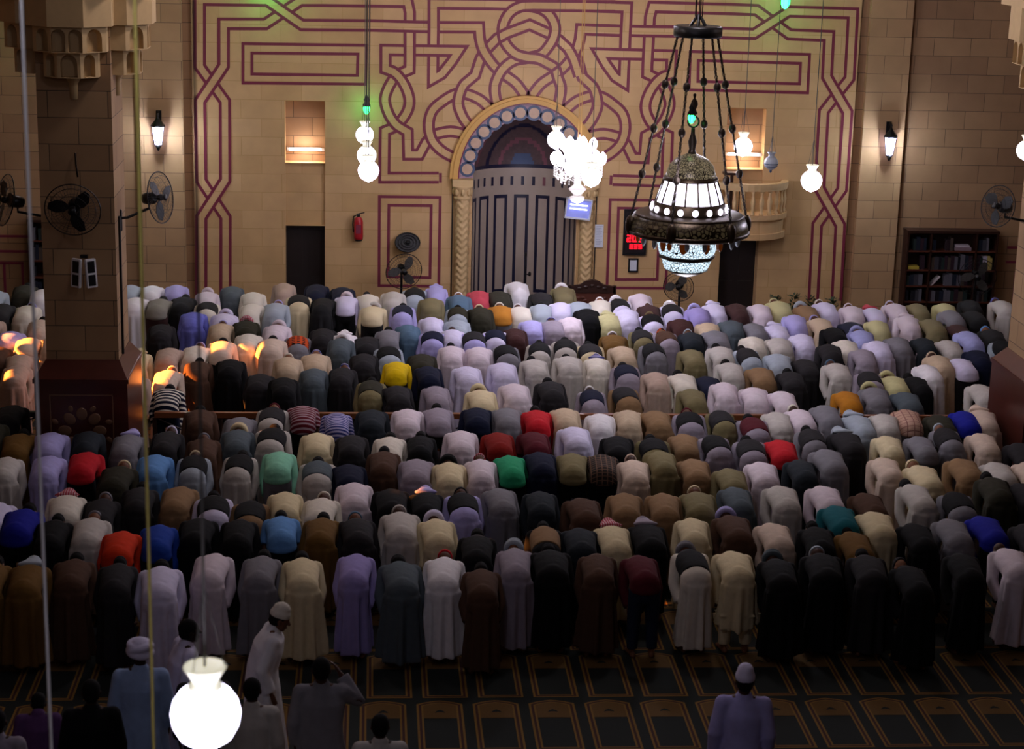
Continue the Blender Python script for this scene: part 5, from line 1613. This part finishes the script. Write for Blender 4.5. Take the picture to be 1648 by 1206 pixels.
def stand_robe(J, seed, hem=.1, w=1.0, g=.0, sleeve=.07, amp=.08):
    bm = bmesh.new()
    n0, ch_ = V(J['neck0']), V(J['chest'])
    tube(bm, [n0 + V((0, 0, .02)), n0 + V((0, 0, -.05)), ch_, (0, 0, 1.1), (0, -.01, .93)], [(.075, .07), ((.165 + g) * w, .1 + g), ((.195 + g) * w, .135 + g), ((.175 + g) * w, .135 + g), ((.185 + g) * w, .15 + g)], n=28)
    tube(bm, [(0, 0, 1.05), (0, -.01, .9), (0, 0, .5), (0, 0, hem)], [((.16 + g) * w, .12 + g), ((.19 + g) * w, .155 + g), ((.215 + g) * w, .18 + g), ((.245 + g) * w, .22 + g)], n=64, flat1=True, fold=folds(seed, amp))
    for k in 'LR':
        sh, el, wr = V(J['sh' + k]), V(J['el' + k]), V(J['wr' + k])
        tube(bm, [n0 + V((0, 0, -.03)), sh], [.06, .068], n=12)
        tube(bm, [sh, el, el.lerp(wr, .92)], [sleeve + .005, sleeve, sleeve * .95], n=16, flat1=True)
    return voxel(bm, .014, 3, ('cloth',), 'robe')
def figure(x, y, rz, J, label, robe, hc, head, skin, seed=1, s=1.0, name='person', extra=None, pants=None, w=1.0, hem=.1, hairc='0C0A0A', g=0.0):
    o = bpy.data.objects.new(name, body_mesh(J, 'person_body', .008)); COL.objects.link(o)
    o.location = (x, y, 0); o.rotation_euler = (0, 0, rz); o.scale = (s, s, s); o.color = (*srgb(skin), 1)
    tag(o, label, 'person')
    child('robe', stand_robe(J, seed, hem, w, g), robe, o)
    hd = head_things(J, 's')
    if head in ('c', 'u', 'q'): child(hd[head][0], hd[head][1], hc, o)
    if head in ('h', 'c'): child('hair', hd['h'][1], hairc, o)
    if pants:
        bm = bmesh.new()
        for k in 'LR': tube(bm, [J['hip' + k], J['kn' + k], J['an' + k]], [.1, .075, .06], n=16, flat1=True)
        child('trousers', voxel(bm, .016, 2, ('cloth',), 'trousers'), pants, o)
    return o
p = atz(225, 1034, 1.74)
figure(p.x, p.y, .05, standJ(), 'person in white turban and pale blue robe standing with back to the viewer', 'B8',  'v', 'u', '3A2418', 3, 1.0, w=1.1, g=.01)
bpy.data.objects
p = atz(290, 998, 1.70)
figure(p.x, p.y, -pi / 2 + .35, standJ(lean=.05, head=(0, .09, 1.6), hf=(0, 1, -.25), step=.16), 'dark haired person in white robe walking right, left of the white capped one', 'v', None, 'h', '2A1810', 4, .98, w=1.15, g=.01)
p = atz(432, 980, 1.66)
figure(p.x - .06, p.y, -pi / 2 + .1, standJ(lean=.1, head=(0, .17, 1.57), hf=(0, 1, -.55), hu=(0, .35, 1), step=.2), 'person in white cap and white robe walking right with lowered head', 'w', 'cm', 'c', '6A4430', 5, .98, w=1.25, g=.02)
p = atz(405, 1092, 1.68)
figure(p.x, p.y, -.1, standJ(), 'dark haired person in grey-white shirt standing right of the big globe lamp', 'bg', None, 'h', '4A2C1E', 6, .96)
p = atz(517, 1064, 1.72)
figure(p.x, p.y, .0, standJ(lean=.03, armR=((.34, .06, 1.28), (.17, .16, 1.52))), 'person in taupe robe standing with right hand raised to the ear', 'g', None, 'h', '4A2C1E', 7, 1.0, w=1.12)
p = atz(327, 1052, 1.7)
figure(p.x, p.y, .1, standJ(), 'dark haired person mostly hidden behind the big globe lamp', 'd', None, 'h', '3A2418', 8, .96)
p = atz(146, 1098, 1.68)
figure(p.x, p.y, .1, standJ(), 'person in black robe standing left of the turbaned person', 'k', None, 'h', '3A2418', 9, .97, w=1.1)
p = atz(60, 1132, 1.3)
figure(p.x, p.y, .1, standJ(lean=.04, head=(0, .14, 1.55), hf=(0, 1, -.6), hu=(0, .5, 1)), 'person in purple shirt in the lower left corner', 'pu', None, 'h', '3A2418', 10, .8)
p = atz(1200, 1081, 1.73)
figure(p.x, p.y, -.12, standJ(lean=.02), 'person in white cap and lavender robe standing alone on the empty carpet', 'vl', 'v', 'c', '4A2C1E', 11, 1.0, w=1.02)
p = atz(612, 1152, 1.62)
figure(p.x, p.y, 0, standJ(), 'dark haired person cut by the bottom edge over the carpet', 'bg', None, 'h', '3A2418', 12, .93)
p = atz(-6, 1145, 1.6)
figure(p.x, p.y, 0, standJ(), 'person in pale robe cut by the lower left corner', 'gp', None, 'h', '3A2418', 13, .92)
